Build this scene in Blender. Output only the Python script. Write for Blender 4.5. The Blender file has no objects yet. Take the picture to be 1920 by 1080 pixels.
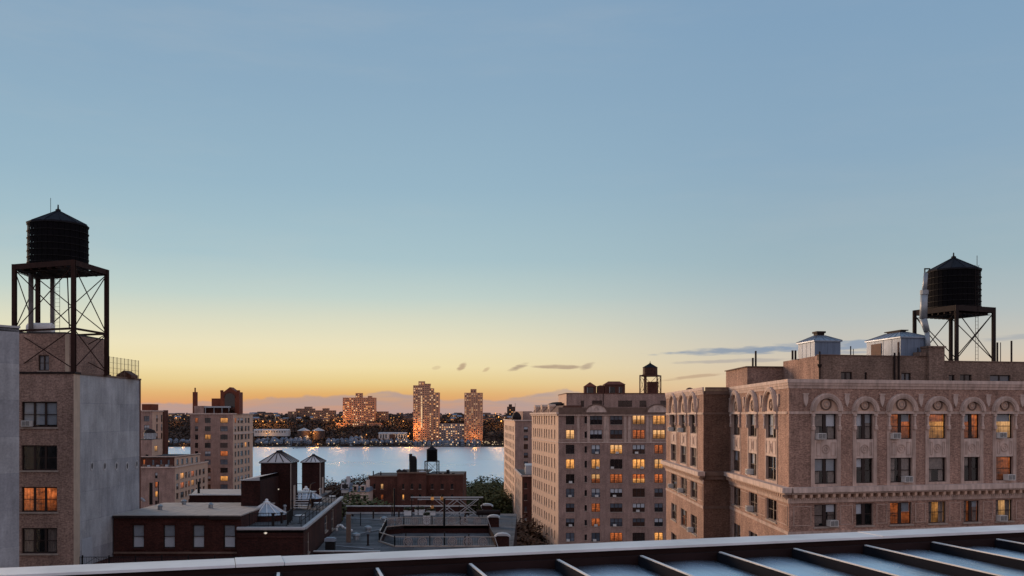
import bpy, math, random
from mathutils import Vector, Matrix
random.seed(7)
scene = bpy.context.scene
COL = scene.collection
R = math.radians

# ------------------------------------------------------------------ camera
F, HY, CZ = 1800.0, 780.0, 45.0          # focal length in photo pixels, horizon row, eye height
cam_d = bpy.data.cameras.new('camera'); cam = bpy.data.objects.new('camera', cam_d); COL.objects.link(cam)
cam.location = (0, 0, CZ); cam.rotation_euler = (R(90), 0, 0)
cam_d.sensor_width = 36; cam_d.lens = 36 * F / 1920
cam_d.shift_y = (HY - 540) / 1920
cam_d.clip_start = 0.1; cam_d.clip_end = 20000
scene.camera = cam
scene.render.resolution_x, scene.render.resolution_y = 1024, 576
scene.view_settings.view_transform = 'Standard'; scene.view_settings.look = 'None'
scene.view_settings.exposure = 0.0; scene.view_settings.gamma = 1.0

# ------------------------------------------------------------------ sky
def lin(c):
    return tuple(((v / 255) / 12.92 if v / 255 <= .04045 else ((v / 255 + .055) / 1.055) ** 2.4) for v in c)
SUN_AZ = R(-20)                            # azimuth of the afterglow, measured from +Y towards +X
w = bpy.data.worlds.new('World'); scene.world = w; w.use_nodes = True
nt = w.node_tree; nt.nodes.clear()
def N(t, **k):
    n = nt.nodes.new(t)
    for a, b in k.items(): setattr(n, a, b)
    return n
def mth(op, a, b=None, c=None, clamp=False):
    n = N('ShaderNodeMath', operation=op, use_clamp=clamp)
    for i, v in enumerate((a, b, c)):
        if v is None: continue
        if isinstance(v, (int, float)): n.inputs[i].default_value = v
        else: nt.links.new(v, n.inputs[i])
    return n.outputs[0]
def ramp(fac, stops, interp='LINEAR'):
    n = N('ShaderNodeValToRGB'); n.color_ramp.interpolation = interp
    e = n.color_ramp.elements
    while len(e) < len(stops): e.new(0.5)
    for i, (p, c) in enumerate(stops):
        e[i].position = p; e[i].color = (*c, 1)
    nt.links.new(fac, n.inputs[0]); return n.outputs[0]
def mixc(f, a, b):
    n = N('ShaderNodeMix', data_type='RGBA')
    if isinstance(f, (int, float)): n.inputs[0].default_value = f
    else: nt.links.new(f, n.inputs[0])
    for s, v in ((6, a), (7, b)):
        if isinstance(v, tuple): n.inputs[s].default_value = (*v, 1)
        else: nt.links.new(v, n.inputs[s])
    return n.outputs[2]
def smooth(v, a, b):
    n = N('ShaderNodeMapRange', interpolation_type='SMOOTHSTEP')
    nt.links.new(v, n.inputs[0]); n.inputs[1].default_value = a; n.inputs[2].default_value = b
    return n.outputs[0]
tc = N('ShaderNodeTexCoord'); sx = N('ShaderNodeSeparateXYZ'); nt.links.new(tc.outputs['Generated'], sx.inputs[0])
X_, Y_, Z_ = sx.outputs
az = mth('ARCTAN2', X_, Y_)
hl = mth('SQRT', mth('MAXIMUM', mth('ADD', mth('MULTIPLY', X_, X_), mth('MULTIPLY', Y_, Y_)), 1e-6))
el = mth('DIVIDE', Z_, hl)                 # tangent of the elevation
dt = mth('DIVIDE', mth('ADD', mth('MULTIPLY', X_, math.sin(SUN_AZ)), mth('MULTIPLY', Y_, math.cos(SUN_AZ))), hl)
zc = mth('MAXIMUM', Z_, 0.0)
def st(l): return [(p, lin(c)) for p, c in l]
warm = ramp(zc, st([(0, (214, 140, 112)), (.012, (222, 156, 102)), (.022, (226, 174, 106)), (.034, (232, 204, 140)), (.05, (240, 223, 172)), (.072, (236, 226, 190)),
                    (.095, (220, 220, 196)), (.122, (194, 210, 203)), (.16, (170, 196, 203)), (.23, (152, 182, 199)), (.32, (140, 170, 193)), (.42, (132, 162, 189)), (1, (126, 155, 185))]))
cool = ramp(zc, st([(0, (208, 172, 150)), (.03, (222, 194, 162)), (.06, (206, 196, 180)), (.10, (180, 190, 190)),
                    (.15, (158, 181, 190)), (.25, (140, 169, 191)), (.42, (125, 157, 187)), (1, (126, 155, 185))]))
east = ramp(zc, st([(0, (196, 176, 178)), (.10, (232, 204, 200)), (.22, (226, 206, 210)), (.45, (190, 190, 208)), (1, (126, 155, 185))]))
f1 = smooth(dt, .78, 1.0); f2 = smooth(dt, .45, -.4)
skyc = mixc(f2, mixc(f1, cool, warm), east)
# faint uneven veils of high haze
_hz = N('ShaderNodeMapping'); _hz.inputs['Scale'].default_value = (1.2, 1.2, 7); nt.links.new(tc.outputs['Generated'], _hz.inputs[0])
_hn = N('ShaderNodeTexNoise'); _hn.inputs['Scale'].default_value = 2.2; _hn.inputs['Detail'].default_value = 7; _hn.inputs['Roughness'].default_value = .62; nt.links.new(_hz.outputs[0], _hn.inputs['Vector'])
skyc = mixc(mth('MULTIPLY', smooth(_hn.outputs['Fac'], .42, .75), .08), skyc, mixc(f1, lin((205, 200, 196)), lin((232, 214, 190))))
# low cloud bank on the horizon: its top edge wanders with the azimuth
azn = mth('ADD', mth('MULTIPLY', az, 1.0), .42)
bt = ramp(azn, [(0, (.012,) * 3), (.10, (.013,) * 3), (.20, (.020,) * 3), (.27, (.022,) * 3), (.292, (.0265,) * 3), (.305, (.024,) * 3), (.335, (.0175,) * 3),
                (.41, (.017,) * 3), (.445, (.023,) * 3), (.475, (.0285,) * 3), (.53, (.018,) * 3), (.75, (.012,) * 3), (1, (.017,) * 3)])
cv = N('ShaderNodeCombineXYZ'); nt.links.new(az, cv.inputs[0]); nt.links.new(el, cv.inputs[1])
def noise(scale, sxv, syv, detail=4):
    m = N('ShaderNodeMapping'); m.inputs['Scale'].default_value = (sxv, syv, 1); nt.links.new(cv.outputs[0], m.inputs[0])
    n = N('ShaderNodeTexNoise'); n.inputs['Scale'].default_value = scale; n.inputs['Detail'].default_value = detail
    nt.links.new(m.outputs[0], n.inputs['Vector']); return n.outputs['Fac']
n1 = noise(60, 1, 1.5); n2 = noise(14, 1, 9)
edge = mth('ADD', bt, mth('MULTIPLY', mth('SUBTRACT', n1, .5), .008))
bank = smooth(mth('SUBTRACT', edge, el), -.0012, .0018)
bank = mth('MULTIPLY', bank, mth('ADD', .62, mth('MULTIPLY', smooth(n2, .35, .6), .38)))
skyc = mixc(mth('MULTIPLY', bank, .85), skyc, mixc(f1, lin((172, 162, 164)), lin((176, 154, 150))))
# thin evening wisps
def wisp(px, py, hw, hh, tilt, col, amt):
    a0, e0 = math.atan((px - 960) / F), (HY - py) / F
    du = mth('SUBTRACT', az, a0); dv = mth('SUBTRACT', mth('SUBTRACT', el, e0), mth('MULTIPLY', du, tilt))
    r2 = mth('ADD', mth('POWER', mth('DIVIDE', du, hw / F), 2), mth('POWER', mth('DIVIDE', dv, hh / F), 2))
    v = mth('ADD', mth('SUBTRACT', 1.0, r2), mth('MULTIPLY', mth('SUBTRACT', wn, .5), 2.4))
    return mth('MULTIPLY', smooth(v, .1, 1.0), amt), lin(col)
wn = noise(38, 1, 6, 6)
for a in [(866, 688, 11, 9, .5, (170, 140, 118), .7), (913, 692, 10, 5, .5, (185, 155, 125), .55), (973, 688, 24, 6, .28, (158, 135, 120), .8),
          (1050, 688, 60, 5, -.02, (165, 140, 122), .75), (1100, 688, 18, 7, .3, (160, 138, 125), .6), (818, 690, 10, 5, .3, (200, 175, 140), .4),
          (1390, 661, 170, 9, .02, (140, 153, 170), .9), (1580, 655, 160, 12, .02, (138, 154, 175), .85), (1400, 679, 140, 5, .02, (168, 162, 160), .6),
          (1300, 708, 70, 4, .1, (180, 150, 125), .6), (1900, 650, 60, 6, .02, (150, 160, 172), .5), (1620, 668, 80, 4, 0, (150, 158, 172), .6)]:
    m_, c_ = wisp(*a); skyc = mixc(m_, skyc, c_)
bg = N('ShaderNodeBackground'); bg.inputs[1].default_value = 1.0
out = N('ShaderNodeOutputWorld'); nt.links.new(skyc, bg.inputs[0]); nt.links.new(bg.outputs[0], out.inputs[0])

sd = bpy.data.lights.new('sun', 'SUN'); sd.energy = 3.8; sd.angle = R(25); sd.color = (1, .66, .42)
so = bpy.data.objects.new('sun', sd); COL.objects.link(so)
S_AZ, S_EL = R(-45), R(6)
so.rotation_euler = Vector((math.sin(S_AZ) * math.cos(S_EL), math.cos(S_AZ) * math.cos(S_EL), math.sin(S_EL))).to_track_quat('Z', 'Y').to_euler()

# ------------------------------------------------------------------ materials
MATS = {}
def newmat(name):
    m = bpy.data.materials.new(name); m.use_nodes = True
    t = m.node_tree; b = t.nodes['Principled BSDF']; MATS[name] = m
    return m, t, b
def nd(t, ty, **k):
    n = t.nodes.new(ty)
    for a, b in k.items(): setattr(n, a, b)
    return n
def tmap(t, sc, coord='Object'):
    c = nd(t, 'ShaderNodeTexCoord'); m = nd(t, 'ShaderNodeMapping'); m.inputs['Scale'].default_value = sc
    t.links.new(c.outputs[coord], m.inputs[0]); return m.outputs[0]
def tnoise(t, vec, scale, detail=5, rough=.6):
    n = nd(t, 'ShaderNodeTexNoise'); n.inputs['Scale'].default_value = scale; n.inputs['Detail'].default_value = detail
    n.inputs['Roughness'].default_value = rough; t.links.new(vec, n.inputs['Vector']); return n.outputs['Fac']
def tr(t, v, a, b, c, d):
    n = nd(t, 'ShaderNodeMapRange'); t.links.new(v, n.inputs[0])
    for i, q in enumerate((a, b, c, d)): n.inputs[i + 1].default_value = q
    return n.outputs[0]
def tmul(t, col, fac):
    n = nd(t, 'ShaderNodeMix', data_type='RGBA', blend_type='MULTIPLY'); n.inputs[0].default_value = 1
    t.links.new(col, n.inputs[6]) if not isinstance(col, tuple) else setattr(n.inputs[6], 'default_value', (*col, 1))
    t.links.new(fac, n.inputs[7]); return n.outputs[2]
def pm(name, base, rough=.8, var=.25, scale=1.5, metal=0.0, bump=0.0, streak=0.0, rnd=0.0, spec=.3):
    m, t, b = newmat(name)
    v = tmap(t, (1, 1, 1)); f = tr(t, tnoise(t, v, scale), .25, .75, 1 - var, 1 + var)
    col = tmul(t, base, f)
    if streak:
        f2 = tr(t, tnoise(t, tmap(t, (3, 3, .25)), 1.2), .35, .75, 1, 1 - streak); col = tmul(t, col, f2)
    if rnd:
        oi = nd(t, 'ShaderNodeObjectInfo'); col = tmul(t, col, tr(t, oi.outputs['Random'], 0, 1, 1 - rnd, 1 + rnd))
    t.links.new(col, b.inputs['Base Color']); b.inputs['Roughness'].default_value = rough; b.inputs['Metallic'].default_value = metal
    b.inputs['Specular IOR Level'].default_value = spec
    if bump:
        bn = nd(t, 'ShaderNodeBump'); bn.inputs['Strength'].default_value = bump; bn.inputs['Distance'].default_value = .05
        t.links.new(tnoise(t, v, scale * 6), bn.inputs['Height']); t.links.new(bn.outputs[0], b.inputs['Normal'])
    return m
def brickm(name, c1, c2, mortar, bw=.23, bh=.075, stain=.35, msize=.012, big=.25):
    m, t, b = newmat(name)
    c = nd(t, 'ShaderNodeTexCoord'); s = nd(t, 'ShaderNodeSeparateXYZ'); t.links.new(c.outputs['Object'], s.inputs[0])
    a = nd(t, 'ShaderNodeMath', operation='ADD'); t.links.new(s.outputs[0], a.inputs[0]); t.links.new(s.outputs[1], a.inputs[1])
    k = nd(t, 'ShaderNodeCombineXYZ'); t.links.new(a.outputs[0], k.inputs[0]); t.links.new(s.outputs[2], k.inputs[1])
    br = nd(t, 'ShaderNodeTexBrick'); t.links.new(k.outputs[0], br.inputs['Vector'])
    br.inputs['Color1'].default_value = (*c1, 1); br.inputs['Color2'].default_value = (*c2, 1); br.inputs['Mortar'].default_value = (*mortar, 1)
    br.inputs['Scale'].default_value = 1; br.inputs['Mortar Size'].default_value = msize; br.inputs['Brick Width'].default_value = bw; br.inputs['Row Height'].default_value = bh
    br.inputs['Bias'].default_value = -.1
    v = c.outputs['Object']
    col = tmul(t, br.outputs['Color'], tr(t, tnoise(t, v, .35, 6), .3, .7, 1 - stain, 1 + stain * .5))
    col = tmul(t, col, tr(t, tnoise(t, tmap(t, (2.2, 2.2, .18)), 1.0), .4, .75, 1.0, 1 - big))
    col = tmul(t, col, tr(t, tnoise(t, v, 7.5, 3), .3, .7, .62, 1.36))
    t.links.new(col, b.inputs['Base Color']); b.inputs['Roughness'].default_value = .9; b.inputs['Specular IOR Level'].default_value = .2
    bn = nd(t, 'ShaderNodeBump'); bn.inputs['Strength'].default_value = .5; bn.inputs['Distance'].default_value = .02
    t.links.new(br.outputs['Fac'], bn.inputs['Height']); bn.invert = True; t.links.new(bn.outputs[0], b.inputs['Normal'])
    return m
def emit(name, col, strength, scale=(1.2, 1.2, 2.0), var=.75, base=(.05, .03, .02)):
    m, t, b = newmat(name)
    n = tnoise(t, tmap(t, scale), 1.6, 4)
    oi = nd(t, 'ShaderNodeObjectInfo')
    f = tr(t, n, .3, .7, 1 - var, 1 + var * .4)
    if scale[0] > .5:
        c_ = nd(t, 'ShaderNodeTexCoord'); s_ = nd(t, 'ShaderNodeSeparateXYZ'); t.links.new(c_.outputs['Object'], s_.inputs[0])
        g_ = nd(t, 'ShaderNodeMath', operation='MULTIPLY'); t.links.new(f, g_.inputs[0]); t.links.new(tr(t, s_.outputs[2], 0.1, 1.5, .3, 1.15), g_.inputs[1])  # ceiling lamplight painted in: emission brighter upwards, dimmer where furniture would stand
        h_ = nd(t, 'ShaderNodeMath', operation='MULTIPLY'); t.links.new(g_.outputs[0], h_.inputs[0]); t.links.new(tr(t, tnoise(t, tmap(t, (7, 7, .6)), 1.0, 4), .35, .65, .45, 1.2), h_.inputs[1]); f = h_.outputs[0]
    t.links.new(tmul(t, tmul(t, col, f), tr(t, oi.outputs['Random'], 0, 1, .5, 1.3)), b.inputs['Emission Color'])
    b.inputs['Emission Strength'].default_value = strength; b.inputs['Base Color'].default_value = (*base, 1); b.inputs['Roughness'].default_value = .25
    return m
def glassm(name, tint, f0=.06):
    m = bpy.data.materials.new(name); m.use_nodes = True; MATS[name] = m; t = m.node_tree; t.nodes.clear()
    o = nd(t, 'ShaderNodeOutputMaterial'); mx = nd(t, 'ShaderNodeMixShader'); tp = nd(t, 'ShaderNodeBsdfTransparent'); g = nd(t, 'ShaderNodeBsdfGlossy')
    tp.inputs[0].default_value = (*tint, 1); g.inputs['Roughness'].default_value = .03
    fr = nd(t, 'ShaderNodeFresnel'); fr.inputs[0].default_value = 1.65
    ge = nd(t, 'ShaderNodeNewGeometry'); sb = nd(t, 'ShaderNodeMath', operation='SUBTRACT'); sb.inputs[0].default_value = 1; t.links.new(ge.outputs['Backfacing'], sb.inputs[1])
    ml = nd(t, 'ShaderNodeMath', operation='MULTIPLY'); t.links.new(fr.outputs[0], ml.inputs[0]); t.links.new(sb.outputs[0], ml.inputs[1])
    t.links.new(ml.outputs[0], mx.inputs[0]); t.links.new(tp.outputs[0], mx.inputs[1]); t.links.new(g.outputs[0], mx.inputs[2]); t.links.new(mx.outputs[0], o.inputs[0])
    return m
brickm('brick_tan', (.50, .30, .225), (.26, .14, .105), (.42, .285, .23), big=.38)
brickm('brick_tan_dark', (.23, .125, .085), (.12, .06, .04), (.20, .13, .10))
brickm('brick_brown', (.29, .19, .145), (.16, .10, .075), (.25, .185, .15))
brickm('brick_grey', (.47, .305, .25), (.30, .185, .152), (.38, .27, .24), stain=.3, big=.35)
brickm('brick_left', (.43, .275, .215), (.24, .14, .11), (.35, .255, .215), big=.35)
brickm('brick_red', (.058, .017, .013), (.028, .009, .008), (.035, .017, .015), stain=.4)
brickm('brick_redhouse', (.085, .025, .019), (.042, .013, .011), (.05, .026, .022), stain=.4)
brickm('brick_mid', (.145, .05, .034), (.075, .026, .02), (.10, .055, .045), stain=.4)
pm('stone', (.54, .395, .33), .85, .25, 1.2, streak=.45, bump=.2)
pm('stone_pale', (.64, .49, .42), .85, .22, 1.2, streak=.4, bump=.2)
pm('stone_warm', (.62, .425, .32), .85, .15, .6, streak=.3)
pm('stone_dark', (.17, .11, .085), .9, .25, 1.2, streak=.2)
pm('corner_strip', (.50, .39, .30), .85, .12, 1.2, streak=.2)
def rolledroof():
    m, t, b = newmat('roof_gravel'); v = tmap(t, (1, 1, 1))
    br = nd(t, 'ShaderNodeTexBrick'); t.links.new(v, br.inputs['Vector']); br.inputs['Scale'].default_value = 1; br.inputs['Brick Width'].default_value = 6; br.inputs['Row Height'].default_value = 1.0; br.inputs['Mortar Size'].default_value = .03
    br.inputs['Color1'].default_value = (.125, .12, .125, 1); br.inputs['Color2'].default_value = (.085, .083, .09, 1); br.inputs['Mortar'].default_value = (.035, .034, .036, 1)
    col = tmul(t, br.outputs['Color'], tr(t, tnoise(t, v, .45, 7), .35, .65, .55, 1.3)); col = tmul(t, col, tr(t, tnoise(t, v, 4, 5), .3, .7, .75, 1.2))
    t.links.new(col, b.inputs['Base Color']); b.inputs['Roughness'].default_value = .9; b.inputs['Specular IOR Level'].default_value = .25
rolledroof()
pm('roof_tar', (.055, .055, .06), .9, .35, .5, bump=.2)
pm('roof_plank', (.36, .32, .295), .8, .22, 1.0, streak=.0)
pm('coping', (.70, .68, .66), .5, .22, 1.6, metal=.1, bump=.04)
pm('coping_far', (.42, .42, .43), .7, .2, .8)
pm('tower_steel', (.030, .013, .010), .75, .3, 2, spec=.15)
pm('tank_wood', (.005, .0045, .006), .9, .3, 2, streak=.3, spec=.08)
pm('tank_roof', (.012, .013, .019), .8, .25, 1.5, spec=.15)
pm('steel_dark', (.022, .014, .013), .7, .3, 2, spec=.15)
pm('steel_rust', (.09, .035, .022), .7, .35, 2)
pm('steel_pale', (.30, .32, .35), .5, .25, 1.5, metal=.3)
pm('iron_black', (.012, .011, .012), .7, .2, 2, spec=.15)
pm('upstand', (.022, .011, .010), .8, .3, 3, spec=.1)
pm('rib_dark', (.010, .010, .013), .8, .2, 3, spec=.05)
pm('iron_rail', (.30, .25, .235), .5, .3, 2, metal=.3)
pm('metal_sheet', (.42, .46, .52), .45, .18, .7, metal=.35, streak=.25)
pm('hut_metal', (.15, .20, .28), .5, .2, .7, metal=.2, streak=.3)
pm('metal_blue', (.26, .31, .38), .45, .2, .8, metal=.35, streak=.2)
pm('white_paint', (.72, .72, .72), .5, .12, 2)
pm('ac_case', (.66, .64, .61), .5, .15, 4, streak=.15, rnd=.12)
pm('ac_grille', (.06, .06, .065), .6, .2, 4)
pm('frame_dark', (.026, .014, .012), .5, .2, 3)
pm('frame_brown', (.06, .032, .025), .5, .2, 3)
pm('frame_pale', (.36, .30, .26), .6, .15, 3)
pm('sill', (.36, .29, .245), .85, .15, 2, streak=.2)
pm('shade_pale', (.42, .45, .49), .9, .1, 2, rnd=.15)
pm('shade_white', (.84, .86, .90), .9, .06, 2, rnd=.08)
pm('curtain', (.36, .28, .24), .95, .3, 6, rnd=.2)
pm('room_dark', (.014, .010, .010), .95, .3, 1.5)
pm('pane_dark', (.012, .012, .015), .12, .3, 1.5, spec=.6, rnd=.4)
pm('pane_blue', (.09, .11, .14), .15, .3, 1.2, spec=.6, rnd=.35)
pm('pane_brown', (.04, .02, .016), .15, .4, 1.2, spec=.6, rnd=.4)
pm('brick_red_glow', (.16, .045, .025), .9, .25, .5)  # red sunset glow on rooftop pieces put into the base colour
pm('roof_slate', (.12, .145, .19), .7, .2, .5)
pm('far_wall', (.26, .16, .12), .9, .2, .05, rnd=.25)
pm('far_tower', (.50, .25, .15), .9, .12, .05)
pm('far_tower_grey', (.32, .25, .23), .9, .12, .05)
pm('far_dark', (.05, .035, .032), .9, .25, .05, rnd=.3)
pm('far_white', (.36, .39, .42), .8, .1, .1)
pm('far_roof', (.15, .19, .25), .8, .2, .1, rnd=.25)
pm('duct_dark', (.13, .12, .12), .6, .3, 1.5, streak=.2)
pm('duct', (.30, .33, .36), .5, .25, 1.5, metal=.4, streak=.2)
pm('chimney_red', (.12, .05, .035), .9, .2, 1)
pm('wood_post', (.16, .11, .085), .85, .3, 2, streak=.2)
pm('asphalt', (.05, .05, .052), .9, .25, .3, bump=.2)
pm('planter_foliage', (.06, .07, .035), .8, .4, 3)
emit('lit_warm', (1.0, .42, .11), 1.15)
emit('lit_orange', (1.0, .24, .06), .62, var=.9)
emit('lit_pale', (1.0, .52, .20), .95, var=.5)
emit('lit_far', (1.0, .46, .16), .9, scale=(.05, .05, .05), var=.5)
emit('lit_far_white', (1.0, .66, .36), 1.1, scale=(.05, .05, .05), var=.5)
emit('lamp_orange', (1.0, .42, .10), 3.5, var=.1)
emit('lamp_white', (1.0, .72, .42), 1.5, var=.1)
emit('lamp_wall', (1.0, .85, .7), 2.2, var=.1)
glassm('glass', (.86, .87, .88))
pm('glass_skylight', (.50, .45, .43), .25, .25, .8, spec=.6)  # opaque and pale: daylight passing through the panes is put into the colour

def stucco():
    m, t, b = newmat('stucco')
    c = nd(t, 'ShaderNodeTexCoord'); s = nd(t, 'ShaderNodeSeparateXYZ'); t.links.new(c.outputs['Object'], s.inputs[0])
    k = nd(t, 'ShaderNodeCombineXYZ'); t.links.new(s.outputs[0], k.inputs[0]); t.links.new(s.outputs[2], k.inputs[1])
    br = nd(t, 'ShaderNodeTexBrick'); t.links.new(k.outputs[0], br.inputs['Vector'])
    br.inputs['Color1'].default_value = (1.06, 1.05, 1.03, 1); br.inputs['Color2'].default_value = (.80, .80, .82, 1); br.inputs['Mortar'].default_value = (.78, .78, .80, 1)
    br.inputs['Scale'].default_value = 1; br.inputs['Mortar Size'].default_value = .02; br.inputs['Brick Width'].default_value = 7.5; br.inputs['Row Height'].default_value = 2.3
    v = c.outputs['Object']
    col = tmul(t, br.outputs['Color'], tr(t, tnoise(t, tmap(t, (1.5, 1.5, .28)), 1.1, 8), .3, .72, 1.15, .78))
    col = tmul(t, col, tr(t, tnoise(t, v, .45, 8), .3, .7, .72, 1.2))
    col = tmul(t, col, tr(t, tnoise(t, v, 7, 5), .3, .7, .86, 1.12))
    col = tmul(t, (.37, .385, .41), col) if False else tmul(t, col, _rgb(t, (.37, .385, .41)))
    t.links.new(col, b.inputs['Base Color']); b.inputs['Roughness'].default_value = .92; b.inputs['Specular IOR Level'].default_value = .2
    bn = nd(t, 'ShaderNodeBump'); bn.inputs['Strength'].default_value = .3; bn.inputs['Distance'].default_value = .03
    t.links.new(tnoise(t, v, 9), bn.inputs['Height']); t.links.new(bn.outputs[0], b.inputs['Normal'])
def _rgb(t, c):
    n = nd(t, 'ShaderNodeRGB'); n.outputs[0].default_value = (*c, 1); return n.outputs[0]
stucco()
def foliage(name, c1, c2):
    m, t, b = newmat(name)
    v = tmap(t, (1, 1, 1)); n = tnoise(t, v, .5, 3)
    oi = nd(t, 'ShaderNodeObjectInfo')
    mx = nd(t, 'ShaderNodeMix', data_type='RGBA'); t.links.new(tr(t, n, .3, .7, 0, 1), mx.inputs[0])
    mx.inputs[6].default_value = (*c1, 1); mx.inputs[7].default_value = (*c2, 1)
    col = tmul(t, mx.outputs[2], tr(t, oi.outputs['Random'], 0, 1, .75, 1.25))
    t.links.new(col, b.inputs['Base Color']); b.inputs['Roughness'].default_value = .8; b.inputs['Specular IOR Level'].default_value = .15
foliage('leaf_green', (.055, .065, .028), (.11, .11, .045))
foliage('leaf_brown', (.05, .026, .018), (.095, .052, .03))
foliage('leaf_far', (.055, .045, .045), (.11, .075, .055))
pm('bark', (.06, .045, .035), .9, .3, 3, bump=.3)

def panelm():
    m, t, b = newmat('roof_panel')
    v = tmap(t, (1, 1, 1))
    b.inputs['Metallic'].default_value = 1.0
    col = tmul(t, (.58, .70, .86), tr(t, tnoise(t, v, .9, 5), .3, .7, .8, 1.08))
    col = tmul(t, col, tr(t, tnoise(t, tmap(t, (5, .8, 1)), 1.0, 2), .35, .72, 1.05, .8))
    t.links.new(col, b.inputs['Base Color'])
    t.links.new(tr(t, tnoise(t, v, 2.2, 2), .3, .7, .2, .28), b.inputs['Roughness'])
    bn = nd(t, 'ShaderNodeBump'); bn.inputs['Strength'].default_value = .03; bn.inputs['Distance'].default_value = .02
    t.links.new(tnoise(t, v, 1.6, 2), bn.inputs['Height']); t.links.new(bn.outputs[0], b.inputs['Normal'])
panelm()
def waterm():
    m, t, b = newmat('river_water')
    b.inputs['Base Color'].default_value = (.86, .91, .93, 1); b.inputs['Roughness'].default_value = .34; b.inputs['Metallic'].default_value = .92
    n1 = tnoise(t, tmap(t, (.05, .10, 1)), 1.0, 8, .72)
    n2 = tnoise(t, tmap(t, (.004, .02, 1)), 1.0, 3)
    bn = nd(t, 'ShaderNodeBump'); bn.inputs['Strength'].default_value = .5; bn.inputs['Distance'].default_value = 3.0
    a = nd(t, 'ShaderNodeMath', operation='MULTIPLY'); t.links.new(n1, a.inputs[0]); t.links.new(tr(t, n2, .3, .7, .65, 1.1), a.inputs[1])
    t.links.new(tr(t, tnoise(t, tmap(t, (.003, .013, 1)), 1.0, 5), .3, .7, .24, .46), b.inputs['Roughness']); t.links.new(a.outputs[0], bn.inputs['Height']); t.links.new(bn.outputs[0], b.inputs['Normal'])
waterm()
def groundm():
    m, t, b = newmat('ground_mix')
    v = tmap(t, (1, 1, 1))
    mx = nd(t, 'ShaderNodeMix', data_type='RGBA'); t.links.new(tr(t, tnoise(t, v, .03, 6), .4, .6, 0, 1), mx.inputs[0])
    mx.inputs[6].default_value = (.035, .034, .03, 1); mx.inputs[7].default_value = (.06, .055, .05, 1)
    t.links.new(mx.outputs[2], b.inputs['Base Color']); b.inputs['Roughness'].default_value = .95
groundm()

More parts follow.
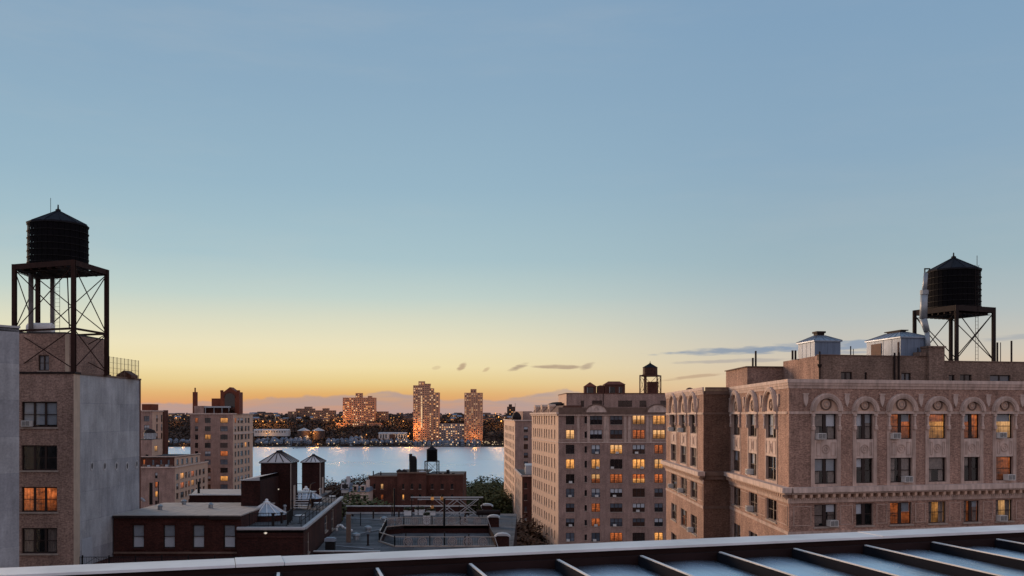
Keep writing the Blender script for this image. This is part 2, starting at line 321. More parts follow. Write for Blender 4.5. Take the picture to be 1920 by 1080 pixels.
# ------------------------------------------------------------------ mesh helpers
WM = {}
def PX(px, d): return (px - 960) * d / F
def PZ(py, d): return CZ - (py - HY) * d / F
class MB:
    def __init__(s): s.v = []; s.f = []; s.m = []; s.sm = []
    def quad(s, a, b, c, d, m=0):
        i = len(s.v); s.v += [tuple(a), tuple(b), tuple(c), tuple(d)]; s.f.append((i, i+1, i+2, i+3)); s.m.append(m); s.sm.append(False)
    def tri(s, a, b, c, m=0):
        i = len(s.v); s.v += [tuple(a), tuple(b), tuple(c)]; s.f.append((i, i+1, i+2)); s.m.append(m); s.sm.append(False)
    def poly(s, pts, m=0):
        i = len(s.v); s.v += [tuple(p) for p in pts]; s.f.append(tuple(range(i, i+len(pts)))); s.m.append(m); s.sm.append(False)
    def box(s, x0, y0, z0, x1, y1, z1, m=0):
        i = len(s.v)
        s.v += [(x0,y0,z0),(x1,y0,z0),(x1,y1,z0),(x0,y1,z0),(x0,y0,z1),(x1,y0,z1),(x1,y1,z1),(x0,y1,z1)]
        for f in ((0,3,2,1),(4,5,6,7),(0,1,5,4),(1,2,6,5),(2,3,7,6),(3,0,4,7)):
            s.f.append(tuple(i+k for k in f)); s.m.append(m); s.sm.append(False)
        return s
    def prism(s, poly, z0, z1, m=0, top=None):
        n = len(poly); i = len(s.v)
        s.v += [(p[0], p[1], z0) for p in poly] + [(p[0], p[1], z1) for p in poly]
        for k in range(n):
            s.f.append((i+k, i+(k+1) % n, i+n+(k+1) % n, i+n+k)); s.m.append(m); s.sm.append(False)
        s.f.append(tuple(i+n+k for k in range(n))); s.m.append(m if top is None else top); s.sm.append(False)
        s.f.append(tuple(i+n-1-k for k in range(n))); s.m.append(m); s.sm.append(False)
        return s
    def tube(s, p, q, r, n=6, r2=None, m=0, smooth=False, caps=True):
        p, q = Vector(p), Vector(q); d = (q-p)
        if d.length < 1e-6: return s
        d.normalize(); a = d.orthogonal().normalized(); b = d.cross(a); r2 = r if r2 is None else r2; i = len(s.v)
        for c, rr in ((p, r), (q, r2)):
            for k in range(n):
                t = 2*math.pi*k/n; s.v.append(tuple(c + (a*math.cos(t)+b*math.sin(t))*rr))
        for k in range(n):
            s.f.append((i+k, i+(k+1) % n, i+n+(k+1) % n, i+n+k)); s.m.append(m); s.sm.append(smooth)
        if caps:
            s.f.append(tuple(i+n+k for k in range(n))); s.m.append(m); s.sm.append(False)
            s.f.append(tuple(i+n-1-k for k in range(n))); s.m.append(m); s.sm.append(False)
        return s
    def bar(s, p, q, wd, h, m=0):
        p, q = Vector(p), Vector(q); d = (q-p).normalized(); up = Vector((0, 0, 1)) if abs(d.z) < .95 else Vector((0, 1, 0))
        a = d.cross(up).normalized(); b = a.cross(d).normalized(); i = len(s.v)
        for c in (p, q):
            for u, t in ((-1,-1),(1,-1),(1,1),(-1,1)): s.v.append(tuple(c + a*u*wd/2 + b*t*h/2))
        for f in ((0,3,2,1),(4,5,6,7),(0,1,5,4),(1,2,6,5),(2,3,7,6),(3,0,4,7)):
            s.f.append(tuple(i+k for k in f)); s.m.append(m); s.sm.append(False)
        return s
    def lathe(s, prof, n=24, c=(0, 0), m=0, smooth=False):
        i = len(s.v)
        for (r, z) in prof:
            for k in range(n):
                t = 2*math.pi*k/n; s.v.append((c[0]+r*math.cos(t), c[1]+r*math.sin(t), z))
        for j in range(len(prof)-1):
            for k in range(n):
                s.f.append((i+j*n+k, i+j*n+(k+1) % n, i+(j+1)*n+(k+1) % n, i+(j+1)*n+k)); s.m.append(m); s.sm.append(smooth)
        s.f.append(tuple(i+(len(prof)-1)*n+k for k in range(n))); s.m.append(m); s.sm.append(False)
        s.f.append(tuple(i+n-1-k for k in range(n))); s.m.append(m); s.sm.append(False)
        return s
    def mesh(s, name, mats):
        me = bpy.data.meshes.new(name); me.from_pydata(s.v, [], s.f)
        for q in (mats if isinstance(mats, (list, tuple)) else [mats]): me.materials.append(MATS[q])
        me.polygons.foreach_set('material_index', s.m); me.polygons.foreach_set('use_smooth', s.sm); me.update()
        return me
def link(name, data, parent=None, mw=None):
    o = bpy.data.objects.new(name, data); COL.objects.link(o)
    mw = mw if mw is not None else Matrix()
    WM[o.name] = mw
    if parent: o.parent = parent; o.matrix_basis = WM[parent.name].inverted() @ mw
    else: o.matrix_basis = mw
    return o
def T(x, y, z, rz=0): return Matrix.Translation((x, y, z)) @ Matrix.Rotation(rz, 4, 'Z')
def tag(o, label, cat, group=None):
    o['label'] = label; o['category'] = cat
    if group: o['group'] = group
    return o
def thing(name, label, cat, loc, rz=0, group=None):
    return tag(link(name, None, None, T(*loc, rz)), label, cat, group)
def part(name, mb, mats, parent, mw=None):
    """mesh given in world coordinates (mw None) or in frame mw"""
    if mw is None:
        mw = WM[parent.name]; inv = mw.inverted()
        mb.v = [tuple(inv @ Vector(v)) for v in mb.v]
    return link(name, mb.mesh(name, mats), parent, mw)
def lpart(name, mb, mats, parent):            # mesh in the parent's own frame
    return link(name, mb.mesh(name, mats), parent, WM[parent.name])

# ------------------------------------------------------------------ facades and windows
class Fac:
    def __init__(s, A, B):
        s.A = Vector((A[0], A[1])); s.B = Vector((B[0], B[1])); s.L = (s.B-s.A).length
        d = (s.B-s.A)/s.L; s.d = d; s.M = T(A[0], A[1], 0, math.atan2(d.y, d.x))
    @classmethod
    def px(c, pa, da, pb, db): return c((PX(pa, da), da), (PX(pb, db), db))
    def u(s, px):
        t = (px-960)/F; return (t*s.A.y-s.A.x)/(s.d.x-t*s.d.y)
    def depth(s, px): return s.A.y + s.u(px)*s.d.y
    def z(s, px, py): return PZ(py, s.depth(px))
    def at(s, u, y=0, z=0): return s.M @ Matrix.Translation((u, y, z))
    def wall(s, b, z0, z1, mat, ops=(), name='wall', rev=.3, revmat=None):
        mb = MB(); us = sorted({0.0, s.L, *[o[0] for o in ops], *[o[1] for o in ops]}); zs = sorted({z0, z1, *[o[2] for o in ops], *[o[3] for o in ops]})
        us = [u for u in us if 0 <= u <= s.L]; zs = [z for z in zs if z0 <= z <= z1]
        for i in range(len(us)-1):
            for j in range(len(zs)-1):
                cu, cz = (us[i]+us[i+1])/2, (zs[j]+zs[j+1])/2
                if any(o[0] < cu < o[1] and o[2] < cz < o[3] for o in ops): continue
                mb.quad((us[i],0,zs[j]),(us[i+1],0,zs[j]),(us[i+1],0,zs[j+1]),(us[i],0,zs[j+1]))
        for (a, c, e, f) in [o[:4] for o in ops]:
            mb.quad((a,0,e),(a,rev,e),(a,rev,f),(a,0,f),1); mb.quad((c,0,e),(c,0,f),(c,rev,f),(c,rev,e),1)
            mb.quad((a,0,f),(a,rev,f),(c,rev,f),(c,0,f),1); mb.quad((a,0,e),(c,0,e),(c,rev,e),(a,rev,e),1)
        return part(name, mb, [mat, revmat or mat], b, s.M)
    def box(s, b, name, u0, y0, z0, u1, y1, z1, mat):
        return part(name, MB().box(u0, y0, z0, u1, y1, z1), mat, b, s.M)
CACHE = {}
def cmesh(key, fn):
    if key not in CACHE: CACHE[key] = fn()
    return CACHE[key]
rk = lambda *a: tuple(round(x, 2) for x in a)
def frame_mesh(wd, h, cols, rows, fw, mw_, dp, mat):
    def mk():
        mb = MB(); mb.box(0,0,0,fw,dp,h); mb.box(wd-fw,0,0,wd,dp,h); mb.box(fw,0,0,wd-fw,dp,fw); mb.box(fw,0,h-fw,wd-fw,dp,h)
        for c in range(1, cols):
            x = fw+(wd-2*fw)*c/cols; mb.box(x-mw_/2,.005,fw,x+mw_/2,dp-.005,h-fw)
        for r in range(1, rows):
            z = fw+(h-2*fw)*r/rows
            for c in range(cols):
                x0 = fw+(wd-2*fw)*c/cols+(mw_/2 if c else 0); x1 = fw+(wd-2*fw)*(c+1)/cols-(mw_/2 if c < cols-1 else 0)
                mb.box(x0,.01,z-.025,x1,dp-.01,z+.025)
        return mb.mesh('window_frame', mat)
    return cmesh(('fr', mat, cols, rows)+rk(wd, h, fw, mw_, dp), mk)
def bx(name, key, x0,y0,z0,x1,y1,z1, mat):
    return cmesh((name, mat)+rk(x0,y0,z0,x1,y1,z1)+(key,), lambda: MB().box(x0,y0,z0,x1,y1,z1).mesh(name, mat))
def near_window(fac, b, u0, u1, z0, z1, cols=2, rows=2, state='dark', frame='frame_dark', recess=.16, fw=.06, mull=.10, sill=True, shade=None, curtain=False, sillmat='sill'):
    wd, h = u1-u0, z1-z0
    M = fac.at(u0, recess, z0)
    o = link('window', frame_mesh(wd, h, cols, rows, fw, mull, .10, frame), b, M)
    for c in range(cols):
        x0 = fw+(wd-2*fw)*c/cols+(mull/2 if c else 0); x1 = fw+(wd-2*fw)*(c+1)/cols-(mull/2 if c < cols-1 else 0)
        for r in range(rows):
            za = fw+(h-2*fw)*r/rows+(.025 if r else 0); zb = fw+(h-2*fw)*(r+1)/rows-(.025 if r < rows-1 else 0)
            link('pane', bx('pane', 0, 0,0,0, x1-x0, .012, zb-za, 'glass'), o, M @ Matrix.Translation((x0, .04+.02*r, za)))
    if sill: link('sill', bx('sill', 0, -.10, -recess-.10, -.12, wd+.10, -recess+.14, -.004, sillmat), o, M)
    # room behind the glass
    lit = state if state.startswith('lit') else None
    def room():
        mb = MB(); e = .06; y0, y1 = .104, .75
        mb.quad((-e,y1,-e),(wd+e,y1,-e),(wd+e,y1,h+e),(-e,y1,h+e),1)
        mb.quad((-e,y0,-e),(-e,y1,-e),(-e,y1,h+e),(-e,y0,h+e),1); mb.quad((wd+e,y1,-e),(wd+e,y0,-e),(wd+e,y0,h+e),(wd+e,y1,h+e),1)
        mb.quad((-e,y0,h+e),(-e,y1,h+e),(wd+e,y1,h+e),(wd+e,y0,h+e)); mb.quad((-e,y1,-e),(-e,y0,-e),(wd+e,y0,-e),(wd+e,y1,-e))
        return mb.mesh('room', ['room_dark' if not lit else 'stone_warm', lit or 'room_dark'])
    link('room', cmesh(('room', lit)+rk(wd, h), room), o, M)
    if shade:                                  # list of (col, fraction of height covered from the top)
        for c, fr_, mt, *f0 in shade:
            x0 = fw+(wd-2*fw)*c/cols+.01; x1 = fw+(wd-2*fw)*(c+1)/cols-.01
            link('roller_shade', bx('roller_shade', 0, x0,.11,h-fw-(h-2*fw)*fr_,x1,.125,h-fw-(h-2*fw)*(f0[0] if f0 else 0),mt), o, M)
    if curtain:
        for (a, c_) in ((fw, wd*.3), (wd*.7, wd-fw)):
            def cur():
                mb = MB(); n = 10; yz = lambda k: .16+.03*(k % 2); xx = lambda k: a+(c_-a)*k/n
                for k in range(n+1): mb.v += [(xx(k), yz(k), fw), (xx(k)+(.04 if k % 3 else -.02), yz(k), h-fw)]
                for k in range(n): mb.f.append((2*k, 2*k+2, 2*k+3, 2*k+1)); mb.m.append(0); mb.sm.append(False)
                return mb.mesh('curtain', 'curtain')
            link('curtain', cmesh(('cur',)+rk(wd, h, a), cur), o, M)
    return o
def far_window(fac, b, u0, u1, z0, z1, cols=2, rows=2, pane='pane_dark', frame='frame_dark', recess=.12, fw=.07, mull=.12, sill=True, upper=None, sillmat='sill'):
    wd, h = u1-u0, z1-z0
    M = fac.at(u0, recess, z0)
    o = link('window', frame_mesh(wd, h, cols, rows, fw, mull, .10, frame), b, M)
    link('pane', bx('pane', 0, fw,.05,fw,wd-fw,.09,h-fw if not upper else h/2, pane), o, M)
    if upper: link('pane', bx('pane', 0, fw,.05,h/2,wd-fw,.09,h-fw, upper), o, M)
    if sill: link('sill', bx('sill', 0, -.10, -recess-.08, -.14, wd+.10, -recess+.11, -.004, sillmat), o, M)
    return o
def ac_mesh(big=True):
    def mk():
        mb = MB(); w_, d_, h_ = .68, .55, .45
        mb.box(0,0,0,w_,d_,h_)
        return mb.mesh('case', 'ac_case')
    def gr():
        mb = MB(); mb.box(.05,-.012,.05,.63,-.002,.40)
        for k in range(6): mb.box(.06,-.03,.07+.055*k,.62,-.012,.085+.055*k, 1)
        mb.box(.335,-.034,.05,.345,-.012,.40,1)
        return mb.mesh('grille', ['ac_grille', 'ac_case'])
    return cmesh('ac_case', mk), cmesh('ac_grille', gr)
def aircon(fac, u, z, label, group, out=.36, small=False):
    c, g = ac_mesh()
    M = fac.at(u, -out, z)
    if small:
        return tag(link('air_conditioner', c, None, M), label, 'air conditioner', group)
    e = tag(link('air_conditioner', None, None, M), label, 'air conditioner', group)
    link('case', c, e, M); link('grille', g, e, M); return e
def roof(b, pts, z, mat='roof_tar', name='roof', th=.25):
    return part(name, MB().prism([(p[0], p[1]) for p in pts], z-th, z), mat, b)
def plainwall(b, A, B, z0, z1, mat, name='wall'): return Fac(A, B).wall(b, z0, z1, mat, name=name)
def cop(b, pts, z, mat='coping_far', wd=.35, h=.14, close=False):
    n = len(pts)
    for i in range(n if close else n-1):
        part('coping', MB().bar((*pts[i], z+h/2), (*pts[(i+1) % n], z+h/2), wd, h), mat, b)

# ================================================================== SETTING
def ground():
    prof = [(-300, 0), (240, 0), (320, -1), (420, -8), (470, -10.2), (500, -12.6), (540, -15), (1700, -15), (1742, -12.2), (1752, -10.6), (1800, -8), (1840, -2),
            (1870, 12), (1900, 26), (1950, 36), (2050, 40), (2300, 42), (3500, 40), (9000, 20)]
    mb = MB(); xs = [-6000, -2500, -1200] + list(range(-800, 801, 40)) + [1200, 2500, 6000]
    rr = random.Random(3); hts = {}
    for i, x in enumerate(xs):
        for j, (y, z) in enumerate(prof):
            hts[i, j] = (x, y + (rr.uniform(-8, 8) if 1740 < y < 2400 else 0), z + (rr.uniform(-2.5, 2.5) if 1850 < y < 3000 else 0))
    idx = {}
    for k, p in hts.items(): idx[k] = len(mb.v); mb.v.append(p)
    for i in range(len(xs)-1):
        for j in range(len(prof)-1):
            mb.f.append((idx[i, j], idx[i+1, j], idx[i+1, j+1], idx[i, j+1])); mb.m.append(0); mb.sm.append(False)
    o = link('ground', mb.mesh('ground', 'ground_mix')); o['kind'] = 'structure'
    o = link('river', MB().box(-6000, 485, -13, 6000, 1760, -11.4).mesh('river', 'river_water')); o['kind'] = 'structure'
    o = link('road', MB().box(-7, -60, -.1, 3.5, 235, .006).mesh('road', 'asphalt')); o['kind'] = 'structure'
ground()

# ================================================================== OWN ROOF IN THE FOREGROUND
def own_roof():
    zc = 44.0
    A = Vector((-3.36, 6.29)); B = Vector((4.68, 8.78)); d = (B-A).normalized(); inn = Vector((d.y, -d.x))     # towards the camera
    A2 = A - d*4; L = (B-A).length + 9
    M = T(A2.x, A2.y, 0, math.atan2(d.y, d.x))
    t = tag(link('metal_roof', None, None, M), 'blue grey metal roof with dark ribs and pale coping across the bottom foreground', 'roof')
    # local frame: x along the parapet, y away from the camera
    m_up = MB().box(-.02, -.34, 42.6, L, -.02, 43.94).box(-.02, -.28, 43.94, L, -.02, 43.98); lpart('parapet', m_up, 'upstand', t)
    base = (Vector((PX(440, 6.0), 0)), )
    def coord(px):                       # distance along the coping outer edge
        k = (px-960)/F; return (k*A2.y-A2.x)/(d.x-k*d.y)
    cuts = [0, coord(440), coord(528), coord(1612), L]
    for i in range(4):
        lift = .004 if i == 1 else (.003 if i == 3 else 0)
        o = MB(); o.box(cuts[i]+.002, -.30, 43.982, cuts[i+1]-.002, .03, zc+lift)
        lpart('coping', o, 'coping', t)
    zr, zp = 43.945, 43.872
    ang = math.atan2(d.y, d.x); rd = R(-13) - ang        # rib direction in the local frame, pointing away
    rib = Vector((math.sin(R(-13)), math.cos(R(-13)))); rx, ry = rib.dot(d), rib.dot(Vector((-d.y, d.x)))
    k = rx/ry
    # rib start positions on the inner line y=-.36
    def inner(px):
        P0 = A2 + inn*.36; q = (px-960)/F; return (q*P0.y-P0.x)/(d.x-q*d.y)
    s0 = inner(325); sp = (inner(1872)-s0)/10
    starts = [s0 + sp*i for i in range(-5, 17)]
    y0, y1 = -.345, -7.5
    rm = MB()
    def pr(x, wd, za, zb, mb, mi=0):
        x2 = x + k*(y1-y0)
        i = len(mb.v)
        mb.v += [(x-wd, y1*0+y0, za), (x+wd, y0, za), (x+wd, y0, zb), (x-wd, y0, zb), (x2-wd, y1, za), (x2+wd, y1, za), (x2+wd, y1, zb), (x2-wd, y1, zb)]
        for f in ((0,1,2,3),(4,7,6,5),(0,4,5,1),(1,5,6,2),(2,6,7,3),(3,7,4,0)):
            mb.f.append(tuple(i+q for q in f)); mb.m.append(mi); mb.sm.append(False)
    r0 = MB(); pr(0, .026, zp-.02, zr-.008, r0); rmesh = r0.mesh('rib', 'rib_dark')
    c0 = MB(); pr(0, .010, zr-.008, zr, c0); cmesh_ = c0.mesh('rib_highlight', 'coping')  # pale strip on top stands for the highlight along each rib
    # slightly dished metal pan between the ribs, with upturned dark edges
    p0 = MB(); n = 8; wd = sp-.066
    for yy in range(12):
        ya, yb = y0+(y1-y0)*yy/12, y0+(y1-y0)*(yy+1)/12
        for q in range(n):
            def pt(q_, y_):
                f = q_/n; return (.033+wd*f+k*(y_-y0), y_, zp+.018*math.sin(math.pi*f)**.7)
            p0.quad(pt(q, yb), pt(q+1, yb), pt(q+1, ya), pt(q, ya)); p0.sm[-1] = True
    pmesh = p0.mesh('panel', 'roof_panel')
    for s in starts:
        Mx = M @ Matrix.Translation((s, 0, 0))
        r_ = link('rib', rmesh, t, Mx); link('rib_highlight', cmesh_, r_, Mx); link('panel', pmesh, t, Mx)
    lpart('roof_deck', MB().box(-8, -7.6, 43.2, L+9, -.36, 43.82), 'iron_black', t)
    lpart('wall', MB().box(-.5, -.3, 0, L, -.03, 42.6), 'brick_red', t)
own_roof()

# ================================================================== ARCHED BRICK BUILDINGS ON THE RIGHT
ROW = [(45.16, 43.27), (41.85, 40.0), (38.5, 36.85)] + [(38.5-3.33*k, 36.7-3.33*k) for k in range(1, 11)]
def arc_ring(r0, r1, y0, y1, n=14):
    mb = MB()
    for k in range(n):
        a, b = math.pi*k/n, math.pi*(k+1)/n
        q = lambda r, t, y: (r*math.cos(t), y, r*math.sin(t))
        mb.quad(q(r0,a,y0), q(r1,a,y0), q(r1,b,y0), q(r0,b,y0)); mb.quad(q(r1,a,y0), q(r1,a,y1), q(r1,b,y1), q(r1,b,y0)); mb.quad(q(r0,a,y1), q(r0,a,y0), q(r0,b,y0), q(r0,b,y1))
    return mb
def disc_ring(cx, cz, r0, r1, y0, y1, n=16, mb=None):
    mb = mb or MB()
    for k in range(n):
        a, b = 2*math.pi*k/n, 2*math.pi*(k+1)/n
        q = lambda r, t, y: (cx+r*math.cos(t), y, cz+r*math.sin(t))
        mb.quad(q(r0,a,y0), q(r1,a,y0), q(r1,b,y0), q(r0,b,y0)); mb.quad(q(r1,a,y0), q(r1,a,y1), q(r1,b,y1), q(r1,b,y0)); mb.quad(q(r0,a,y1), q(r0,a,y0), q(r0,b,y0), q(r0,b,y1))
    return mb
def arch_bay(fac, b, u0, u1):
    """stone surround of the two upper storeys: pilaster strips, arch, tympanum with medallion, spandrel panel"""
    wd = u1-u0; cx = (u0+u1)/2; zt, zb = ROW[0]; M = fac.M; ro = wd/2+.28
    bay = part('window_surround', MB().box(u0-.30,-.05,ROW[1][1]-.35,u0-.003,.05,zt+.05).box(u1+.003,-.05,ROW[1][1]-.35,u1+.30,.05,zt+.05)
               .box(u0-.003,-.06,ROW[1][1]-.30,u1+.003,.1,ROW[1][1]-.004), 'stone', b, M)
    part('arch', arc_ring(wd/2+.02, ro+.10, -.26, .02), 'stone_pale', bay, fac.at(cx, 0, zt+.20))
    part('arch_moulding', arc_ring(wd/2+.10, ro+.02, -.31, -.25), 'stone', bay, fac.at(cx, 0, zt+.20))
    tym = MB(); n = 14; pts = [((wd/2+.02)*math.cos(math.pi*k/n), -.015, (wd/2+.02)*math.sin(math.pi*k/n)) for k in range(n+1)]
    tym.poly(pts[::-1]); part('tympanum', tym, 'stone_warm', bay, fac.at(cx, 0, zt+.20))
    rr_ = min(.46, wd*.27)
    md = disc_ring(0, rr_+.06, rr_*.78, rr_, -.09, -.02); md.lathe([(.01, 0)], 3) if False else None
    part('medallion', md, 'stone_dark', bay, fac.at(cx, 0, zt+.20))
    part('medallion', disc_ring(rr_*.15, rr_+.06, rr_*.30, rr_*.52, -.07, -.02), 'stone', bay, fac.at(cx, 0, zt+.20))
    part('lintel', MB().box(u0-.42,-.14,zt+.004,u1+.42,.04,zt+.20), 'stone_pale', bay, M)
    for u in (u0-.16, u1+.16):              # slim colonnettes with capitals and bases
        c = MB().lathe([(.10, zb+.95), (.13, zb+1.0), (.085, zb+1.06), (.085, zt-.22), (.14, zt-.16), (.15, zt-.01)], 8)
        part('colonnette', c, 'stone_pale', bay, fac.at(u, -.12, 0))
        part('corbel', MB().box(-.12,-.22,zb+.72,.12,-.05,zb+.95), 'stone', bay, fac.at(u, 0, 0))
    z0, z1 = ROW[1][0]+.06, zb-.06
    part('spandrel', MB().box(u0+.002,-.02,z0-.05,u1-.002,.12,z1+.05), 'stone_pale', bay, M)
    sp = MB(); zc_ = (z0+z1)/2
    disc_ring(cx, zc_, .26, .34, -.07, -.02, 16, sp); disc_ring(cx, zc_, .10, .15, -.06, -.02, 10, sp)
    for a, c in ((u0+.12, cx-.42), (cx+.42, u1-.12)):
        if c-a > .1:
            sp.box(a,-.055,z0+.15,a+.05,-.021,z1-.15); sp.box(c-.05,-.055,z0+.15,c,-.021,z1-.15); sp.box(a+.05,-.055,z1-.2,c-.05,-.021,z1-.15); sp.box(a+.05,-.055,z0+.15,c-.05,-.021,z0+.2)
    part('relief', sp, 'stone', bay, M)
def shield(fac, b, u):
    mb = MB(); prof = [(-.16,.42),(.16,.42),(.19,.15),(.13,-.2),(0,-.48),(-.13,-.2),(-.19,.15)]
    mb.poly([(x,-.12,z) for x, z in prof]); n = len(prof)
    for k in range(n):
        a, c = prof[k], prof[(k+1) % n]; mb.quad((a[0],-.12,a[1]),(a[0],.0,a[1]),(c[0],.0,c[1]),(c[0],-.12,c[1]))
    mb.box(-.22,-.15,.42,.22,.0,.52)
    part('shield', mb, 'stone_pale', b, fac.at(u, 0, 46.15))
def cornices(fac, b, e0, e1, off=0):
    """coping at the roof, mid cornice with modillions and dentils"""
    L = fac.L
    for nm, y, z0, z1, mt in (('parapet_coping', -.14, 47.44, 47.70, 'stone_pale'), ('parapet_band', -.10, 47.24, 47.435, 'stone'), ('parapet_band', -.05, 47.02, 47.235, 'stone'),
                              ('string_course', -.05, 45.10, 45.32, 'stone'),
                              ('cornice', -.66, 39.42, 39.80, 'stone_pale'), ('cornice_bed', -.46, 39.28, 39.415, 'stone'), ('frieze', -.10, 38.62, 39.0, 'stone')):
        if nm == 'string_course': continue
        fac.box(b, nm, -e0*(-y)+.0, y, z0, L+e1*(-y), .02, z1, mt)
    mm = cmesh('modillion', lambda: MB().box(-.10,-.44,39.05,.10,-.005,39.275).box(-.10,-.30,38.98,.10,-.005,39.045).mesh('modillion', 'stone_warm'))
    n = int(L/.62)
    for k in range(n): link('modillion', mm, b, fac.at((k+.5)*L/n))
    dn = MB(); k = 0.05
    while k < L-.1: dn.box(k,-.16,38.84,k+.09,-.101,38.97); k += .18
    o = part('dentils', dn, 'stone_pale', b, fac.M); o['kind'] = 'stuff'
def panel_rect(fac, b, u0, u1, z0, z1):
    mb = MB(); t_ = .05
    mb.box(u0,-.04,z0,u0+t_,.0,z1); mb.box(u1-t_,-.04,z0,u1,.0,z1); mb.box(u0+t_,-.04,z1-t_,u1-t_,.0,z1); mb.box(u0+t_,-.04,z0,u1-t_,.0,z0+t_)
    part('panel_moulding', mb, 'stone', b, fac.M)
COLW = ['first', 'second', 'third', 'fourth', 'fifth', 'sixth', 'seventh']
def arched_building(name, label, Aw, Bw, backx, cols_left, fr, fr_cols, acs, lits, who, y_back, front_mat):
    """Aw..Bw: left-facing wall (back to corner); fr: front Fac"""
    b = thing(name, label, 'building', ((Bw[0]+backx)/2, Bw[1]+5, 0))
    lf = Fac(Aw, Bw)
    for fi, (fac, cols) in enumerate(((lf, cols_left), (fr, fr_cols))):
        ops = []
        for (p0, p1, nc) in cols:
            u0, u1 = fac.u(p0), fac.u(p1)
            if u1 > fac.L: continue
            for (zt, zb) in ROW: ops.append((u0, u1, zb, zt))
        fac.wall(b, 0, 47.35, 'brick_tan' if fi == 0 else front_mat, ops, revmat='stone')
        rs = random.Random(11+fi+len(name))
        for ci, (p0, p1, nc) in enumerate(cols):
            u0, u1 = fac.u(p0), fac.u(p1)
            if u1 > fac.L: continue
            arch_bay(fac, b, u0, u1)
            for ri, (zt, zb) in enumerate(ROW):
                if ri > 4: 
                    far_window(fac, b, u0, u1, zb, zt, nc, 2, 'pane_dark', 'frame_dark'); continue
                stt = lits.get((fi, ri, ci), 'dark')
                sh = []
                if stt == 'dark':
                    for c in range(nc):
                        if rs.random() < .6: sh.append((c, rs.choice((.35, .5, .5, .9)), rs.choice(('shade_pale', 'shade_white', 'curtain'))))
                elif rs.random() < .5: sh.append((rs.randrange(nc), rs.choice((.3, .45)), 'lit_orange' if stt == 'lit_warm' else 'shade_pale'))
                near_window(fac, b, u0, u1, zb, zt, nc, 2, stt, 'frame_dark' if fi else 'frame_brown', mull=.26 if nc == 2 else .1, shade=sh, curtain=(rs.random() < .35), sill=ri > 1)
        # lower storey sunk panels between the windows
        us = [(fac.u(c[0]), fac.u(c[1])) for c in cols]
        for k in range(len(us)-1):
            if us[k+1][0]-us[k][1] > .9 and us[k+1][0] < fac.L: panel_rect(fac, b, us[k][1]+.28, us[k+1][0]-.28, 36.95, 38.4)
        if us[0][0] > 1.2: panel_rect(fac, b, .35, us[0][0]-.28, 36.95, 38.4)
        last = [u for u in us if u[1] < fac.L]
        if last and fac.L-last[-1][1] > 1.2: panel_rect(fac, b, last[-1][1]+.28, fac.L-.35, 36.95, 38.4)
        mids = [us[0][0]-.75] + [(us[k][1]+us[k+1][0])/2 for k in range(len(us)-1)] + [us[-1][1]+.75]
        for m in mids:
            if .2 < m < fac.L-.2: shield(fac, b, m)
        # string course only on the piers
        prev = 0.0
        for (a, c) in us+[(fac.L, fac.L)]:
            if a-.44 > prev and a <= fac.L+.01: fac.box(b, 'string_course', prev, -.05, 45.14, min(a-.44, fac.L), .0, 45.34, 'stone')
            prev = c+.44
        fac.box(b, 'belt_course', 0, -.06, 36.30, fac.L, .0, 36.55, 'stone')
    cornices(lf, b, 0, 1); cornices(fr, b, 0 if False else 0, 0)
    return b, lf, fr
# --- nearer building
FR = Fac((20.2, 70.0), (50.0, 77.5))
cols_f = [(1527, 1569, 2), (1605, 1637, 2), (1669, 1710, 2), (1741, 1774, 1), (1807, 1837, 2), (1867, 1899, 1), (1932, 1966, 2)]
cols_l = [(1373.5, 1388, 2), (1404, 1419.5, 2), (1437, 1456, 2)]
lits = {(1, 0, 3): 'lit_warm', (1, 0, 5): 'lit_pale', (1, 0, 2): 'lit_orange', (1, 0, 4): 'lit_orange', (1, 1, 5): 'lit_orange', (1, 2, 3): 'lit_warm', (1, 2, 5): 'lit_pale', (1, 2, 2): 'lit_orange', (1, 2, 4): 'lit_orange'}
bA, lfA, frA = arched_building('apartment_building', 'tan brick building with arched top windows and water tower at right, cut by frame', (20.5, 93), (20.2, 70), 50, cols_l, FR, cols_f, None, lits, 'near', 93, 'brick_tan')
plainwall(bA, (50, 77.5), (50, 98), 0, 47.35, 'brick_tan'); plainwall(bA, (50, 98), (20.5, 93), 0, 47.35, 'brick_tan_dark')
roof(bA, [(20.3, 70.3), (49.9, 77.8), (49.9, 97.8), (20.6, 92.9)], 47.1)
ACL = 'white air conditioner on arched brick front, '
for fac, px, py, txt in ((frA, 1529, 823.5, 'top row, leftmost window'), (frA, 1669, 823.5, 'top row, third window'), (frA, 1868, 823, 'top row, last window at right'), (frA, 1692, 906, 'second row, third window'),
                         (frA, 1884, 905, 'second row, rightmost window'), (frA, 1552, 992, 'row under the cornice, leftmost window'), (frA, 1869, 983, 'row under the cornice, rightmost window')):
    aircon(fac, fac.u(px), {0: ROW[0][1], 1: ROW[1][1], 2: ROW[2][1]}[0 if py < 850 else 1 if py < 930 else 2]+.02, ACL+txt, 'window air conditioners on the arched building')
for ri, ci, txt in ((1, 1, 'below the arches, middle window'), (2, 1, 'under the cornice, middle window')):
    aircon(lfA, lfA.u(cols_l[ci][0])+.2, ROW[ri][1]+.02, 'white air conditioner on nearer arched building\'s left wall, '+txt, 'window air conditioners on the arched building')
